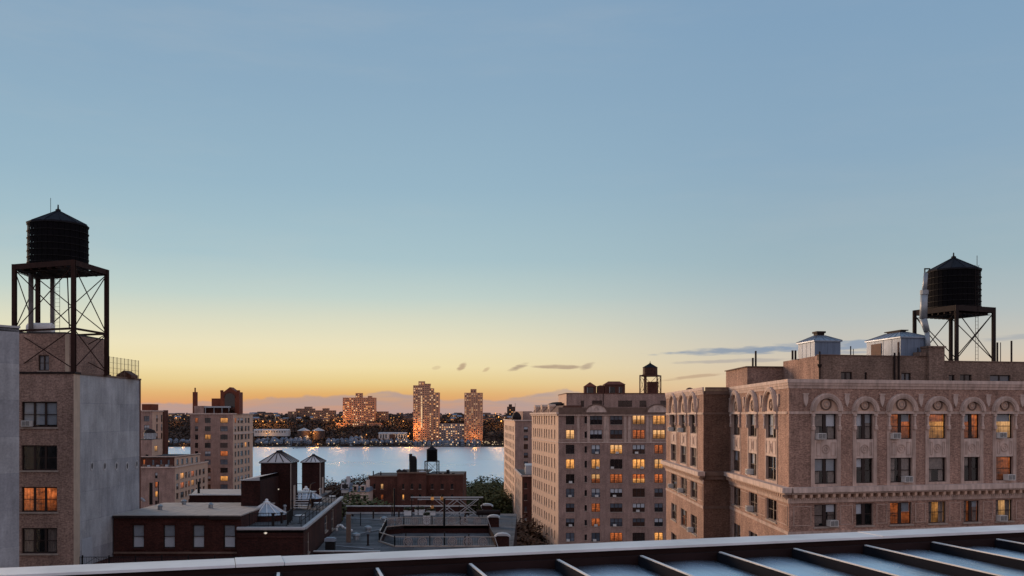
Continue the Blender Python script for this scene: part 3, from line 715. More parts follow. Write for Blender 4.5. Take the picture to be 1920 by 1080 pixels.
# penthouses
def pbox(b, X0, Y0, X1, Y1, z0, z1, mats, skewx=0, skewy=0, name='penthouse'):
    """box with front from (X0,Y0) to (X1,Y0+skewy); left wall recedes to (X0+skewx, Y1)"""
    pts = [(X0, Y0), (X1, Y0+skewy), (X1+skewx, Y1+skewy), (X0+skewx, Y1)]
    return pts, part(name, MB().prism(pts, z0, z1, 0, 1), mats, b)
pp, o1 = pbox(bA, 20.66, 84.3, 24.5, 92.7, 47.1, 49.30, ['brick_tan', 'roof_tar'], 0, .6)
cop(bA, [pp[3], pp[0], pp[1]], 49.3, 'stone_dark', .3, .08)
PF = Fac((24.3, 76.0), (50.0, 81.8)); 
ops = []
pw = [(1577, 1598, 697), (1621, 1626, 698), (1690, 1708, 699), (1779, 1790, 703), (1800, 1822, 702), (1856, 1895, 703)]
for a, c, y in pw: ops.append((PF.u(a), PF.u(c), 47.45, PF.z(a, y)))
PF.wall(bA, 47.1, 49.45, 'brick_brown', ops)
for i, (o_, (a, c, y)) in enumerate(zip(ops, pw)): far_window(PF, bA, *o_[:2], o_[2], o_[3], 2 if c-a > 15 else 1, 1, 'pane_blue' if i in (2, 5) else 'pane_dark', sill=False)
plainwall(bA, (23.9, 84.6), (24.3, 76.0), 47.1, 49.80, 'brick_tan')
part('wall', MB().box(0, 0, 49.452, PF.u(1768), .3, 49.80), 'brick_brown', bA, PF.M)
roof(bA, [(24.35, 76.25), (PF.at(PF.u(1768)).translation.x, PF.at(PF.u(1768)).translation.y+.3), (37.5, 88), (23.95, 84.6)], 49.78)
roof(bA, [(PF.at(PF.u(1768)).translation.x, PF.at(PF.u(1768)).translation.y+.3), (49.8, 82), (49.8, 92), (37.5, 88)], 49.43)
part('coping', MB().box(-.05, -.06, 49.804, PF.u(1768)+.1, .34, 49.88), 'stone_dark', bA, PF.M)
part('coping', MB().box(PF.u(1768)+.12, -.06, 49.454, PF.L, .34, 49.53), 'stone_dark', bA, PF.M)
ch = part('chimney', MB().box(PF.u(1737), -.35, 47.1, PF.u(1766), .8, 50.55).box(PF.u(1737)-.08, -.45, 50.55, PF.u(1766)+.08, .9, 50.68), 'brick_brown', bA, PF.M)
part('chimney', MB().box(PF.u(1722), -.15, 49.885, PF.u(1735), .7, 50.2), 'brick_brown', bA, PF.M)
# downpipe with hopper on the penthouse corner and further pipes
part('downpipe', MB().tube((PF.u(1531)+.2, -.12, 47.2), (PF.u(1531)+.2, -.12, 50.1), .07).lathe([(.05, 48.75), (.18, 49.0), (.18, 49.1)], 8, (PF.u(1531)+.2, -.12)), 'steel_dark', bA, PF.M)
part('downpipe', MB().tube((PF.u(1676), -.1, 47.2), (PF.u(1676), -.1, 50.1), .08), 'steel_dark', bA, PF.M)
part('downpipe', MB().tube((PF.u(1684), -.1, 47.2), (PF.u(1684), -.1, 50.15), .08), 'steel_dark', bA, PF.M)
# --- farther wing of the same design
FR2 = Fac((17.95, 90.0), (23.0, 90.3))
cols_l2 = [(1258.5, 1268.5, 2), (1276.5, 1287.5, 2), (1295, 1306.5, 2)]
bG, lfG, frG = arched_building('apartment_building', 'narrower tan building with three arched windows and dark side wall, left of the nearer one', (18.15, 113.0), (17.95, 90.0), 23, cols_l2, FR2, [], None, {}, 'far', 112, 'brick_tan_dark') if False else (None, None, None)
def wing():
    b = thing('apartment_building', 'narrower arched tan building with dark brick flank, left of the nearer arched one', 'building', (20, 100, 0))
    lf = Fac((18.15, 113.0), (17.95, 90.0)); fr = FR2
    ops = []
    for p0, p1, nc in cols_l2:
        for (zt, zb) in ROW: ops.append((lf.u(p0), lf.u(p1), zb, zt))
    lf.wall(b, 0, 47.35, 'brick_tan', ops, revmat='stone'); rs = random.Random(5)
    us = [(lf.u(c[0]), lf.u(c[1])) for c in cols_l2]
    for ci, (u0, u1) in enumerate(us):
        arch_bay(lf, b, u0, u1)
        for ri, (zt, zb) in enumerate(ROW):
            if ri > 4: far_window(lf, b, u0, u1, zb, zt, 2, 2); continue
            sh = [(c, rs.choice((.4, .5, .9)), rs.choice(('shade_pale', 'curtain'))) for c in range(2) if rs.random() < .5]
            near_window(lf, b, u0, u1, zb, zt, 2, 2, 'lit_orange' if (ri, ci) == (3, 1) else 'dark', 'frame_brown', mull=.26, shade=sh, sill=ri > 1)
    for k in range(2): panel_rect(lf, b, us[k][1]+.28, us[k+1][0]-.28, 36.95, 38.4)
    panel_rect(lf, b, us[2][1]+.28, lf.L-.35, 36.95, 38.4)
    for m in (us[0][0]-.75, (us[0][1]+us[1][0])/2, (us[1][1]+us[2][0])/2, us[2][1]+.75): shield(lf, b, m)
    prev = 0.0
    for (a, c) in us+[(lf.L+.44, lf.L)]:
        lf.box(b, 'string_course', prev, -.05, 45.14, min(a-.44, lf.L), .0, 45.34, 'stone'); prev = c+.44
    lf.box(b, 'belt_course', 0, -.06, 36.30, lf.L, .0, 36.55, 'stone')
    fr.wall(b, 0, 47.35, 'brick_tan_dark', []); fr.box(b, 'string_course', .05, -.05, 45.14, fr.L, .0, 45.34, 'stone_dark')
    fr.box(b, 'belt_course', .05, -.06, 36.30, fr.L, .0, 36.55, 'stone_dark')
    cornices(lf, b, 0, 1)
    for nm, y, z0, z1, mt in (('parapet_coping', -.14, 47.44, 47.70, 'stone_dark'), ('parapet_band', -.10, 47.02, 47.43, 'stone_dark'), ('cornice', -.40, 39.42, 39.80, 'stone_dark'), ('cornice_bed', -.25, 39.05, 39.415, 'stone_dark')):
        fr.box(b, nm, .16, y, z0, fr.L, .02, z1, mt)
    plainwall(b, (23, 90.3), (23, 113), 0, 47.35, 'brick_tan_dark'); plainwall(b, (23, 113), (18.15, 113), 0, 47.35, 'brick_tan_dark')
    roof(b, [(18.1, 90.2), (22.9, 90.5), (22.9, 112.8), (18.25, 112.8)], 47.2)
    for ri, ci, txt in ((0, 0, 'top row, left'), (0, 1, 'top row, middle'), (2, 0, 'below the cornice, left'), (2, 1, 'below the cornice, middle'), (3, 2, 'lowest row, right')):
        aircon(lf, us[ci][0]+.15, ROW[ri][1]+.02, 'white air conditioner on narrower arched building, %s window' % txt, 'air conditioners on the narrower arched building', .42)
    tag(link('roof_vent', MB().lathe([(.5, 47.15), (.5, 47.85), (.35, 48.1), (.1, 48.2)], 10, (20.0, 108)).mesh('roof_vent', 'steel_rust')), 'small rounded rusty vent on roof of the narrower arched building', 'vent')
wing()

# ------------------------------------------------------------------ water towers
def water_tower(label, cx, cy, z0, legs, zplat, ztank, rt, zeave, zapex, zmid, zbrace0, finial=.35, wood='tank_wood', steel='steel_dark', lr=.13, name='water_tower', extras=None, plat_h=.42, over=.05):
    t = thing(name, label, 'water tower', (cx, cy, z0))
    n = 34 if rt > 1.75 else 18
    tm = MB(); gap = .10
    for k in range(n):                                     # staves
        a, b = 2*math.pi*(k+.05)/n, 2*math.pi*(k+.95)/n
        q = lambda r, an, z: (cx+r*math.cos(an), cy+r*math.sin(an), z)
        tm.quad(q(rt,a,ztank), q(rt,b,ztank), q(rt*.985,b,zeave), q(rt*.985,a,zeave))
        b2 = 2*math.pi*(k+1.05)/n
        tm.quad(q(rt*.985,b,ztank), q(rt*.985,b2,ztank), q(rt*.97,b2,zeave), q(rt*.97,b,zeave))
    tm.poly([(cx+rt*math.cos(2*math.pi*k/n), cy+rt*math.sin(2*math.pi*k/n), ztank) for k in range(n)][::-1])
    tank = part('tank', tm, wood, t)
    nh = 8 if rt > 1.5 else 5
    for k in range(nh):
        z = ztank+(zeave-ztank)*(.04+.92*(k/(nh-1))**1.15); h = MB()
        h.lathe([(rt+.005, z-.025), (rt+.03, z-.02), (rt+.03, z+.02), (rt+.005, z+.025)], n, (cx, cy)); part('hoop', h, 'iron_black', tank)
    rf = MB(); nn = 12
    for k in range(nn):
        a, b = 2*math.pi*k/nn, 2*math.pi*(k+1)/nn
        p = lambda an, r, z: (cx+r*math.cos(an), cy+r*math.sin(an), z)
        rf.tri(p(a, rt+over, zeave-.03), p(b, rt+over, zeave-.03), (cx, cy, zapex)); rf.quad(p(a, rt+over, zeave-.11), p(b, rt+over, zeave-.11), p(b, rt+over, zeave-.03), p(a, rt+over, zeave-.03))
        rf.bar(p(a, rt+over, zeave-.015), (cx, cy, zapex+.015), .05, .05)
    rf.poly([(cx+(rt+over)*math.cos(2*math.pi*k/nn), cy+(rt+over)*math.sin(2*math.pi*k/nn), zeave-.11) for k in range(nn)][::-1])
    roof_ = part('tank_roof', rf, 'tank_roof', t)
    part('finial', MB().lathe([(.22, zapex-.08), (.20, zapex+.06), (.07, zapex+.12), (.05, zapex+finial)], 8, (cx, cy)), 'iron_black', roof_)
    # platform: perimeter beams and joists
    for i in range(4):
        a, b = legs[i], legs[(i+1) % 4]
        part('platform_beam', MB().bar((*a, zplat-plat_h/2), (*b, zplat-plat_h/2), .16, plat_h), steel, t)
    A, B, C_, D = [Vector(l) for l in legs]
    for k in range(1, 7):
        f = k/7; p = A.lerp(B, f); q = D.lerp(C_, f); part('joist', MB().bar((p.x, p.y, ztank-.10), (q.x, q.y, ztank-.10), .14, .18), steel, t)
    for k in range(1, 9):
        f = k/9; p = A.lerp(D, f); q = B.lerp(C_, f); part('plank', MB().bar((p.x, p.y, ztank-.215), (q.x, q.y, ztank-.215), .24, .045), 'steel_dark', t)
    for l in legs:
        m = MB(); x, y = l; m.box(x-lr, y-lr, z0, x+lr, y-lr*.55, zplat-.01).box(x-lr, y+lr*.55, z0, x+lr, y+lr, zplat-.01).box(x-lr*.3, y-lr*.55, z0, x+lr*.3, y+lr*.55, zplat-.01).box(x-lr*1.7, y-lr*1.7, z0-.02, x+lr*1.7, y+lr*1.7, z0+.05)
        part('leg', m, steel, t)
    bays = [(zbrace0, zmid), (zmid, zplat-plat_h)] if zmid else [(zbrace0, zplat-plat_h)]
    br = .042 if rt > 1.75 else .045
    for i in range(4):
        a, b = legs[i], legs[(i+1) % 4]
        for za, zb in bays:
            part('brace', MB().tube((*a, za), (*b, zb), br, 5), steel, t); part('brace', MB().tube((*b, za), (*a, zb), br, 5), steel, t)
        if zmid: part('strut', MB().bar((*a, zmid), (*b, zmid), .10, .16), steel, t)
    if extras: extras(t)
    return t
# left tower
Ll = [(PX(27, 75.6), 75.6), (PX(138, 73.4), 73.4), (PX(200, 78.4), 78.4), (PX(71, 80.7), 80.7)]
cxL, cyL = sum(l[0] for l in Ll)/4, sum(l[1] for l in Ll)/4
ZL = 48.32
def exL(t):
    part('riser_pipe', MB().tube((PX(58, 77), 77, ZL), (PX(58, 77), 77, 56.6), .20, 10, smooth=True), 'duct_dark', t)
    part('riser_pipe', MB().tube((PX(98, 78.5), 78.5, ZL), (PX(98, 78.5), 78.5, 56.6), .17, 10, smooth=True), 'duct_dark', t)
    part('drain_pipe', MB().tube((PX(126, 76), 76, 56.6), (PX(130, 76), 76, 52), .05, 6), 'steel_dark', t)
    ld = MB(); x0, x1, y = PX(103, 79.5), PX(112, 79.5), 79.5
    ld.tube((x0, y, ZL), (x0, y, 56.9), .02, 4); ld.tube((x1, y, ZL), (x1, y, 56.9), .02, 4)
    for k in range(26): ld.tube((x0, y, ZL+.3+k*.32), (x1, y, ZL+.3+k*.32), .013, 4)
    part('ladder', ld, 'steel_dark', t)
    part('antenna', MB().tube((cxL-.6, cyL, 61.0), (cxL-.6, cyL, 62.5), .02, 4), 'iron_black', t)
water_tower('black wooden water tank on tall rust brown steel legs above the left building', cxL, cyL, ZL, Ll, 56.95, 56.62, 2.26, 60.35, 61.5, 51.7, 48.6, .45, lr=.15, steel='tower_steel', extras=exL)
# right tower
cyR = 82.0; cxR = PX(1788, cyR)
Lr = [(cxR+2.88, cyR-1.08), (cxR+1.08, cyR+2.88), (cxR-2.88, cyR+1.08), (cxR-1.08, cyR-2.88)]
def exR(t):
    p = lambda px, py, d=78.7: (PX(px, d), d, PZ(py, d))
    m = MB().tube(p(1741, 663), p(1738, 622), .20, 10, smooth=True).tube(p(1738, 622), p(1731, 598), .24, 10, .30, smooth=True).tube(p(1731, 598), p(1733, 548), .30, 10, .29, smooth=True).tube(p(1733, 548), p(1736, 512), .19, 10, .17, smooth=True)
    m.tube(p(1733, 552), p(1733, 544), .33, 10); part('riser_pipe', m, 'duct', t)
    m = MB().bar(p(1734, 512), p(1734, 503), .08, .08).bar(p(1733, 504), p(1744, 504), .08, .1).bar(p(1743, 504), p(1743, 514), .08, .08); part('pipe_bracket', m, 'iron_black', t)
    l = MB(); x0, x1, y = PX(1829, 80), PX(1834, 80), 80.0
    l.tube((x0, y, 49.6), (x0, y, 57.4), .02, 4); l.tube((x1, y, 49.6), (x1, y, 57.4), .02, 4)
    for k in range(24): l.tube((x0, y, 49.8+k*.31), (x1, y, 49.8+k*.31), .013, 4)
    part('ladder', l, 'steel_dark', t)
    a = MB().tube((PX(1832, 82), 82, 57.2), (PX(1832, 82), 82, 58.7), .025, 4)
    for s in (-1, 1): a.tube((PX(1832, 82), 82, 57.5), (PX(1832+4*s, 82), 82, 57.9), .02, 4)
    part('antenna', a, 'iron_black', t)
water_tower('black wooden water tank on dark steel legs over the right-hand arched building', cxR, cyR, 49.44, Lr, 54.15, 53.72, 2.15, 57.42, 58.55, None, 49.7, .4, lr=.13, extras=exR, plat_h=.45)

# ------------------------------------------------------------------ roof houses and pipes on the right building
def metal_house(label, X0, Y0, wx, wy, z0, ze, zr, rw, rl, cup, name='roof_bulkhead', rz=0, door=False, wallm='hut_metal', roofm='metal_blue', cat='bulkhead', ridge_x=True, seams=5):
    t = thing(name, label, cat, (X0, Y0, z0), rz); h = ze-z0; a = .12
    lpart('wall', MB().box(0,0,0,wx,wy,h), wallm, t)
    cx, cy, H = wx/2, wy/2, zr-z0
    lpart('eave', MB().box(-a,-a,h+.002,wx+a,wy+a,h+.10), roofm, t)
    c = [(-a,-a,h+.10),(wx+a,-a,h+.10),(wx+a,wy+a,h+.10),(-a,wy+a,h+.10)]; r = [(cx-rw,cy-rl,H),(cx+rw,cy-rl,H),(cx+rw,cy+rl,H),(cx-rw,cy+rl,H)]
    m = MB()
    for i in range(4): m.quad(c[i], c[(i+1) % 4], r[(i+1) % 4], r[i])
    m.poly(r)
    for i in range(4):
        for k in range(seams+1):
            f = k/seams; p = Vector(c[i]).lerp(Vector(c[(i+1) % 4]), f); q = Vector(r[i]).lerp(Vector(r[(i+1) % 4]), f); up = Vector((0,0,.02)); m.bar(p+up, q+up, .035, .05)
    rf = lpart('roof', m, roofm, t)
    if cup:
        lpart('cupola', MB().box(cx-rw*.9,cy-rl*.9,H,cx+rw*.9,cy+rl*.9,H+cup*.6).box(cx-rw*1.15,cy-rl*1.15,H+cup*.6,cx+rw*1.15,cy+rl*1.15,H+cup), 'steel_dark', rf)
    for k in range(1, 4): lpart('seam', MB().box(wx*k/4-.015,-.02,0,wx*k/4+.015,-.002,h), wallm, t)
    for k in range(1, 4): lpart('seam', MB().box(-.02,wy*k/4-.015,0,-.002,wy*k/4+.015,h), wallm, t)
    if door:
        lpart('door', MB().box(-.05,wy*.55,0.05,-.021,wy*.85,h*.85), 'steel_rust', t); lpart('door', MB().box(-.045,wy*.05,0.05,-.021,wy*.08,h*.8), 'steel_rust', t)
    return t
metal_house('small grey metal roof hut with capped hip roof beside the pipes', PX(1527.5, 80.5), 80.5, 2.30, 3.2, 49.78, 51.25, 51.85, .35, .4, .38, rz=R(8))
metal_house('larger grey metal roof hut with rust door, left of the right water tower', PX(1689, 78.5), 78.5, 2.4, 5.2, 49.78, 51.4, 52.0, .30, 1.1, .2, rz=R(10), door=True, seams=6)
def pipe(px, py0, py1, d, r, label, mat='steel_dark', hood=False):
    m = MB().tube((PX(px, d), d, PZ(py1, d)), (PX(px, d), d, PZ(py0, d)), r, 8)
    if hood: m.lathe([(r*1.6, PZ(py0, d)), (r*1.6, PZ(py0, d)+.12), (.02, PZ(py0, d)+.25)], 8, (PX(px, d), d))
    return tag(link('vent_pipe', m.mesh('vent_pipe', mat)), label, 'pipe', 'vent pipes')
Z2P = lambda z, d: HY+(CZ-z)*F/d
for px, py, d, zb, r, lb in [(1486, 657, 81, 49.75, .09, 'left of two short pipes left of the small metal hut'), (1491.5, 657, 81, 49.75, .09, 'right of two short pipes left of the small metal hut'),
        (1417, 658, 88, 49.25, .09, 'tall thin pipe on the low brick penthouse'), (1411.5, 671, 88, 49.25, .09, 'shorter pipe beside the tall thin one on the low penthouse'),
        (1595, 649, 79, 49.7, .05, 'thin pipe just right of the small metal hut'), (1600, 654, 79, 49.7, .03, 'very thin pipe between the two metal huts'),
        (1721, 652, 78.3, 49.7, .05, 'short stub pipe in front of the larger metal hut'),
        (1864.5, 642, 81.5, 49.4, .08, 'left of two thick pipes right of the water tower'), (1870, 642, 81.5, 49.4, .08, 'right of two thick pipes right of the water tower'),
        (1876, 642, 81.5, 49.4, .035, 'thin pipe right of the paired pipes'), (1896.5, 639, 81.5, 49.4, .08, 'lone pipe nearest the right edge')]:
    pipe(px, py, Z2P(zb, d), d, r, lb)

# ================================================================== LEFT BUILDING AND ITS NEIGHBOUR
def left_building():
    b = thing('apartment_building', 'brick building at left with grey stucco side wall and four wide windows', 'building', (-37, 79, 0))
    y0 = 72.8; xc = PX(138, y0)
    fr = Fac((-46, y0), (xc, y0)); ch_ = Fac((xc, y0), (PX(150, 74.1), 74.1)); sd_ = Fac((PX(150, 74.1), 74.1), (PX(263, 86), 86)); zt = 48.2
    rows = [(753, 801), (835, 882), (913, 960), (990, 1038), (1068, 1116)]
    ops = [(fr.u(40), fr.u(107), PZ(b_, y0), PZ(a_, y0)) for a_, b_ in rows]
    fr.wall(b, 0, zt, 'brick_left', ops, rev=.3)
    near_window(fr, b, *ops[0], cols=3, rows=2, frame='frame_dark', shade=[(0, .95, 'shade_pale'), (1, .95, 'shade_pale'), (2, .95, 'shade_pale')], mull=.16, fw=.1)
    near_window(fr, b, *ops[1], cols=3, rows=2, frame='frame_dark', state='dark', mull=.16, fw=.1)
    near_window(fr, b, *ops[2], cols=3, rows=2, frame='frame_dark', state='lit_orange', mull=.16, fw=.1)
    near_window(fr, b, *ops[3], cols=3, rows=2, frame='frame_dark', curtain=True, mull=.16, fw=.1)
    near_window(fr, b, *ops[4], cols=3, rows=2, frame='frame_dark', mull=.16, fw=.1)
    aircon(fr, fr.u(43), ops[0][2]+.05, 'grey air conditioner in the top window of the left brick building', None, .3)
    ch_.wall(b, 0, zt, 'corner_strip')
    sd_.wall(b, 0, zt, 'stucco')
    for px in (172, 196, 218, 238, 256):
        u = sd_.u(px); z = sd_.z(px, 874 if px < 250 else 870); m = MB(); n = 12
        m.lathe([(.01, 0), (.2, 0)], 3) if False else None
        disc_ring(0, 0, .16, .24, -.04, .0, n, m)
        pts = [(.17*math.cos(2*math.pi*k/n), -.012, .17*math.sin(2*math.pi*k/n)) for k in range(n)]; m.poly(pts, 1)
        m.v = [(x*1.15, y, z_*1.6) for x, y, z_ in m.v]
        part('vent_hole', m, ['coping_far', 'ac_grille'], b, sd_.at(u, 0, z))
    part('patch', MB().box(.25, -.05, 30, sd_.u(172), .0, sd_.z(160, 1010)), 'shade_pale', b, sd_.M)
    for f in (fr, ch_): f.box(b, 'coping', 0, -.08, zt+.002, f.L, .3, zt+.16, 'steel_dark')
    sd_.box(b, 'coping', 0, -.07, zt+.002, sd_.L+.08, .3, zt+.14, 'stone_dark')
    sd_.box(b, 'edge_trim', sd_.L-.2, -.04, 0, sd_.L+.03, .0, zt, 'chimney_red')
    plainwall(b, (PX(263, 86), 86), (-46, 90), 0, zt, 'brick_left'); plainwall(b, (-46, 90), (-46, y0), 0, zt, 'brick_left')
    roof(b, [(-45.9, y0+.3), (xc-.1, y0+.3), (PX(150, 74.1)-.3, 74.2), (PX(263, 86)-.3, 85.9), (-45.9, 89.8)], 48.32, th=.3)
    # penthouse under the tank
    p = [(-41, 75.2), (PX(122, 75.2), 75.2), (PX(130, 75.6), 75.6), (PX(197, 82.2), 82.2), (-41, 83)]
    pf = Fac(p[0], p[1]); zp = PZ(625, 75.2); op = [(pf.u(72), pf.u(92), PZ(695, 75.2), PZ(666, 75.2))]
    pf.wall(b, 48.3, zp, 'brick_left', op); far_window(pf, b, *op[0], 2, 2, 'pane_blue')
    Fac(p[1], p[2]).wall(b, 48.3, zp, 'corner_strip'); Fac(p[2], p[3]).wall(b, 48.3, zp, 'brick_left')
    roof(b, p, zp+.1, th=.12)
    tag(link('roof_tank', MB().lathe([(.4, -1.0), (.45, -.9), (.45, .9), (.4, 1.0)], 14).mesh('roof_tank', 'white_paint'), None,
             T(PX(76, 77.8), 77.8, zp+.62) @ Matrix.Rotation(R(90), 4, 'Y')), 'white horizontal cylinder tank on the penthouse under the left water tower', 'tank')
    # mesh fence at the back of the roof
    f = thing('roof_fence', 'thin wire fence on the roof edge right of the left water tower', 'fence', (-33.6, 84, 48.3))
    a, c = Vector((PX(205, 79.5)-.0, 79.5)), Vector((PX(260, 85.6), 85.6))
    for k in range(9):
        q = a.lerp(c, k/8); part('post', MB().tube((q.x, q.y, 48.3), (q.x, q.y, 49.95), .025, 5), 'wood_post', f)
    for h in (48.6, 49.0, 49.45, 49.9): part('rail', MB().tube((a.x, a.y, h), (c.x, c.y, h), .012, 4), 'wood_post', f)
    wv = MB()
    for k in range(60):
        q = a.lerp(c, k/59); wv.tube((q.x, q.y, 48.35), (q.x, q.y, 49.9), .005, 3, caps=False)
    o = part('mesh_wires', wv, 'wood_post', f); o['kind'] = 'stuff'
    m = MB(); x0, x1, yy = PX(218, 83), PX(246, 83), 83.0
    m.prism([(0, 0)], 0, 1) if False else None
    v = [(x0, yy, 48.3), (x1, yy, 48.3), (x1, yy, 48.55), ((x0+x1)/2, yy, 48.95), (x0, yy, 48.55)]
    m.poly(v); m.poly([(a_, b_+1.5, c_) for a_, b_, c_ in v][::-1])
    for k in range(5):
        p0, p1 = v[k], v[(k+1) % 5]; m.quad(p0, (p0[0], p0[1]+1.5, p0[2]), (p1[0], p1[1]+1.5, p1[2]), p1)
    tag(link('roof_hatch', m.mesh('roof_hatch', 'steel_rust')), 'low gabled brown roof hatch behind the wire fence', 'hatch')
left_building()
def slab():
    A, B = Vector((PX(-60, 58), 58)), Vector((PX(36, 60.5), 60.5)); d = (B-A).normalized(); n = Vector((-d.y, d.x))
    A = A-d*6; C_, D = B+n*10, A+n*10
    b = thing('apartment_building', 'plain grey concrete wall of a building cut by the left edge', 'building', (A.x, A.y, 0))
    z = PZ(617, 60.5)
    Fac(A, B).wall(b, 0, z, 'stucco'); Fac(B, C_).wall(b, 0, z, 'stucco'); Fac(C_, D).wall(b, 0, z, 'stucco')
    roof(b, [A, B, C_, D], z+.05); Fac(A, B).box(b, 'coping', 0, -.06, z+.052, (B-A).length+.05, .3, z+.18, 'coping_far')
slab()

# ================================================================== BRICK HOUSE WITH FOUR WINDOWS
def brick_house():
    b = thing('brick_house', 'low dark red brick house with four shaded windows and plank roof', 'house', (-28, 86, 0))
    fr = Fac((-33.2, 80), (PX(452, 80), 80)); z = PZ(968, 80); ops = []
    for a, c in ((248, 270), (306, 328), (361, 383), (419, 441)): ops.append((fr.u(a), fr.u(c), PZ(1028, 80), PZ(984, 80)))
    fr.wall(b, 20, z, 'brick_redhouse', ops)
    for o in ops:
        near_window(fr, b, *o, cols=1, rows=2, frame='frame_dark', shade=[(0, .49, 'shade_pale'), (0, .985, 'shade_white', .50)], recess=.1, sillmat='brick_redhouse')
        fr.box(b, 'lintel', o[0]-.12, -.04, o[3], o[1]+.12, .05, o[3]+.14, 'brick_red')
    fr.box(b, 'sill_band', 0, -.07, PZ(1038, 80), fr.L, .0, PZ(1034.5, 80), 'stone_dark')
    plainwall(b, (PX(452, 80), 80), (PX(452, 80), 91.5), 20, z, 'brick_redhouse'); plainwall(b, (PX(452, 80), 91.5), (-33.2, 91.5), 20, z, 'brick_redhouse'); 
    x0, x1 = -33.2, PX(452, 80); n = 16; ww = (x1-x0)/n
    part('roof_deck', MB().box(x0, 79.9, z+.002, x1, 91.5, z+.06), 'roof_plank', b)
    for k in range(n):                          # roofing boards with open joints
        o = part('roof_board', MB().box(x0+k*ww+.015, 79.85+random.uniform(0, .04), z+.062, x0+(k+1)*ww-.015, 91.6, z+.09+random.uniform(0, .012)), 'roof_plank', b)
    part('fascia', MB().box(x0, 79.72, z-.14, x1-2.6, 79.84, z+.05), 'steel_dark', b); part('fascia', MB().box(x1-2.58, 79.70, z-.24, x1, 79.84, z+.02), 'steel_dark', b)
    d = 89.6
    pipe(283, 905, Z2P(z+.09, d), d, .16, 'dark stove pipe on the plank roof of the red brick house', 'iron_black')
    e = thing('roof_ventilator', 'curved pale metal ventilator at the back of the plank roof', 'ventilator', (PX(264, 87), 87, z+.09))
    m = MB(); pts = []
    for k in range(9):
        a = math.pi*k/8*.95; pts.append(Vector((-.28*math.cos(a), 0, .45+.28*math.sin(a))))
    m.tube((-.28, 0, 0), (-.28, 0, .45), .15, 10, smooth=True)
    for p, q in zip(pts[:-1], pts[1:]): m.tube(p, q, .15, 10, smooth=True)
    lpart('cowl', m, 'metal_sheet', e); lpart('base', MB().lathe([(.24, 0), (.24, .08), (.16, .12)], 10, (-.28, 0)), 'steel_dark', e)
    # neighbouring parapet behind
    c = thing('brick_house', 'low dark roof with pale coping just behind the plank roof', 'house', (PX(400, 104), 106, 0))
    zz = PZ(929, 104); part('wall', MB().prism([(PX(355, 104), 104), (PX(460, 104), 104), (PX(460, 112), 112), (PX(368, 112), 112)], 0, zz), 'brick_red', c)
    part('coping', MB().box(PX(355, 104)-.1, 103.9, zz+.002, PX(460, 104), 104.6, zz+.1), 'coping_far', c)
    part('roof', MB().prism([(PX(355, 104)-.05, 104.7), (PX(460, 104), 104.7), (PX(460, 112), 112), (PX(368, 112), 112)], zz+.003, zz+.08), 'roof_plank', c)
    pipe(372.5, 903, Z2P(zz+.08, 106), 106, .14, 'dark stove pipe on the low roof behind the plank roof', 'iron_black')
    pipe(297, 903, Z2P(z+.09, 90.5), 90.5, .05, 'thin pipe near the dark stove pipe on the plank roof', 'iron_black')
    # iron railing in front, on a lower ledge
    rl = thing('iron_railing', 'black iron railing with scrolls in front of the red brick house', 'railing', (-28, 74, 33))
    a, q, y = PX(105, 74), PX(452, 74), 74.0; zb, zt = PZ(1062, 74), PZ(1044, 74)
    part('top_rail', MB().box(a, y, zt-.04, q, y+.04, zt), 'iron_black', rl); part('bottom_rail', MB().box(a, y, zb+.05, q, y+.04, zb+.09), 'iron_black', rl)
    bl = MB(); k = a
    while k < q: bl.tube((k, y+.02, zb+.05), (k, y+.02, zt-.02), .012, 4); k += .13
    o = part('balusters', bl, 'iron_black', rl); o['kind'] = 'stuff'
    for k in range(8):
        x = a+(q-a)*k/7; part('post', MB().box(x-.04, y-.02, 30, x+.04, y+.06, zt+.12), 'iron_black', rl)
        if k < 7:
            dg = MB().tube((x+.1, y-.03, zb+.1), (x+(q-a)/14, y-.03, zt-.05), .016, 4).tube((x+(q-a)/14, y-.03, zt-.05), (x+(q-a)/7-.1, y-.03, zb+.1), .016, 4); part('scroll', dg, 'iron_black', rl)
    lg = thing('brick_ledge', 'dark brick ledge with low roof beneath the iron railing', 'ledge', (-28, 76, 0))
    part('wall', MB().box(-33.2, 73.9, 20, PX(452, 74), 79.9, PZ(1064, 74)), 'brick_redhouse', lg)
brick_house()

# ================================================================== DARK RED COMPLEX WITH GLASS LANTERNS
ZD = 35.5
def railing(label, pts, z, h, mat, step, cat='railing', name='iron_railing', bal=.14, group=None, rails=(1.0, .12), loc=None, br=.010, prr=.03):
    t = thing(name, label, cat, (pts[0][0], pts[0][1], z), group=group)
    for i in range(len(pts)-1):
        a, b = Vector(pts[i]), Vector(pts[i+1]); L = (b-a).length
        for r_ in rails: part('rail', MB().bar((a.x, a.y, z+h*r_), (b.x, b.y, z+h*r_), .05, .05), mat, t)
        n = max(1, round(L/step))
        for k in range(n+(1 if i == len(pts)-2 else 0)):
            q = a.lerp(b, k/n); part('post', MB().tube((q.x, q.y, z), (q.x, q.y, z+h+.05), prr, 5), mat, t)
        if bal:
            m = MB(); k = 0
            while k < L: q = a.lerp(b, k/L); m.tube((q.x, q.y, z+h*.12), (q.x, q.y, z+h), br, 4, caps=False); k += bal
            o = part('balusters', m, mat, t); o['kind'] = 'stuff'
    return t
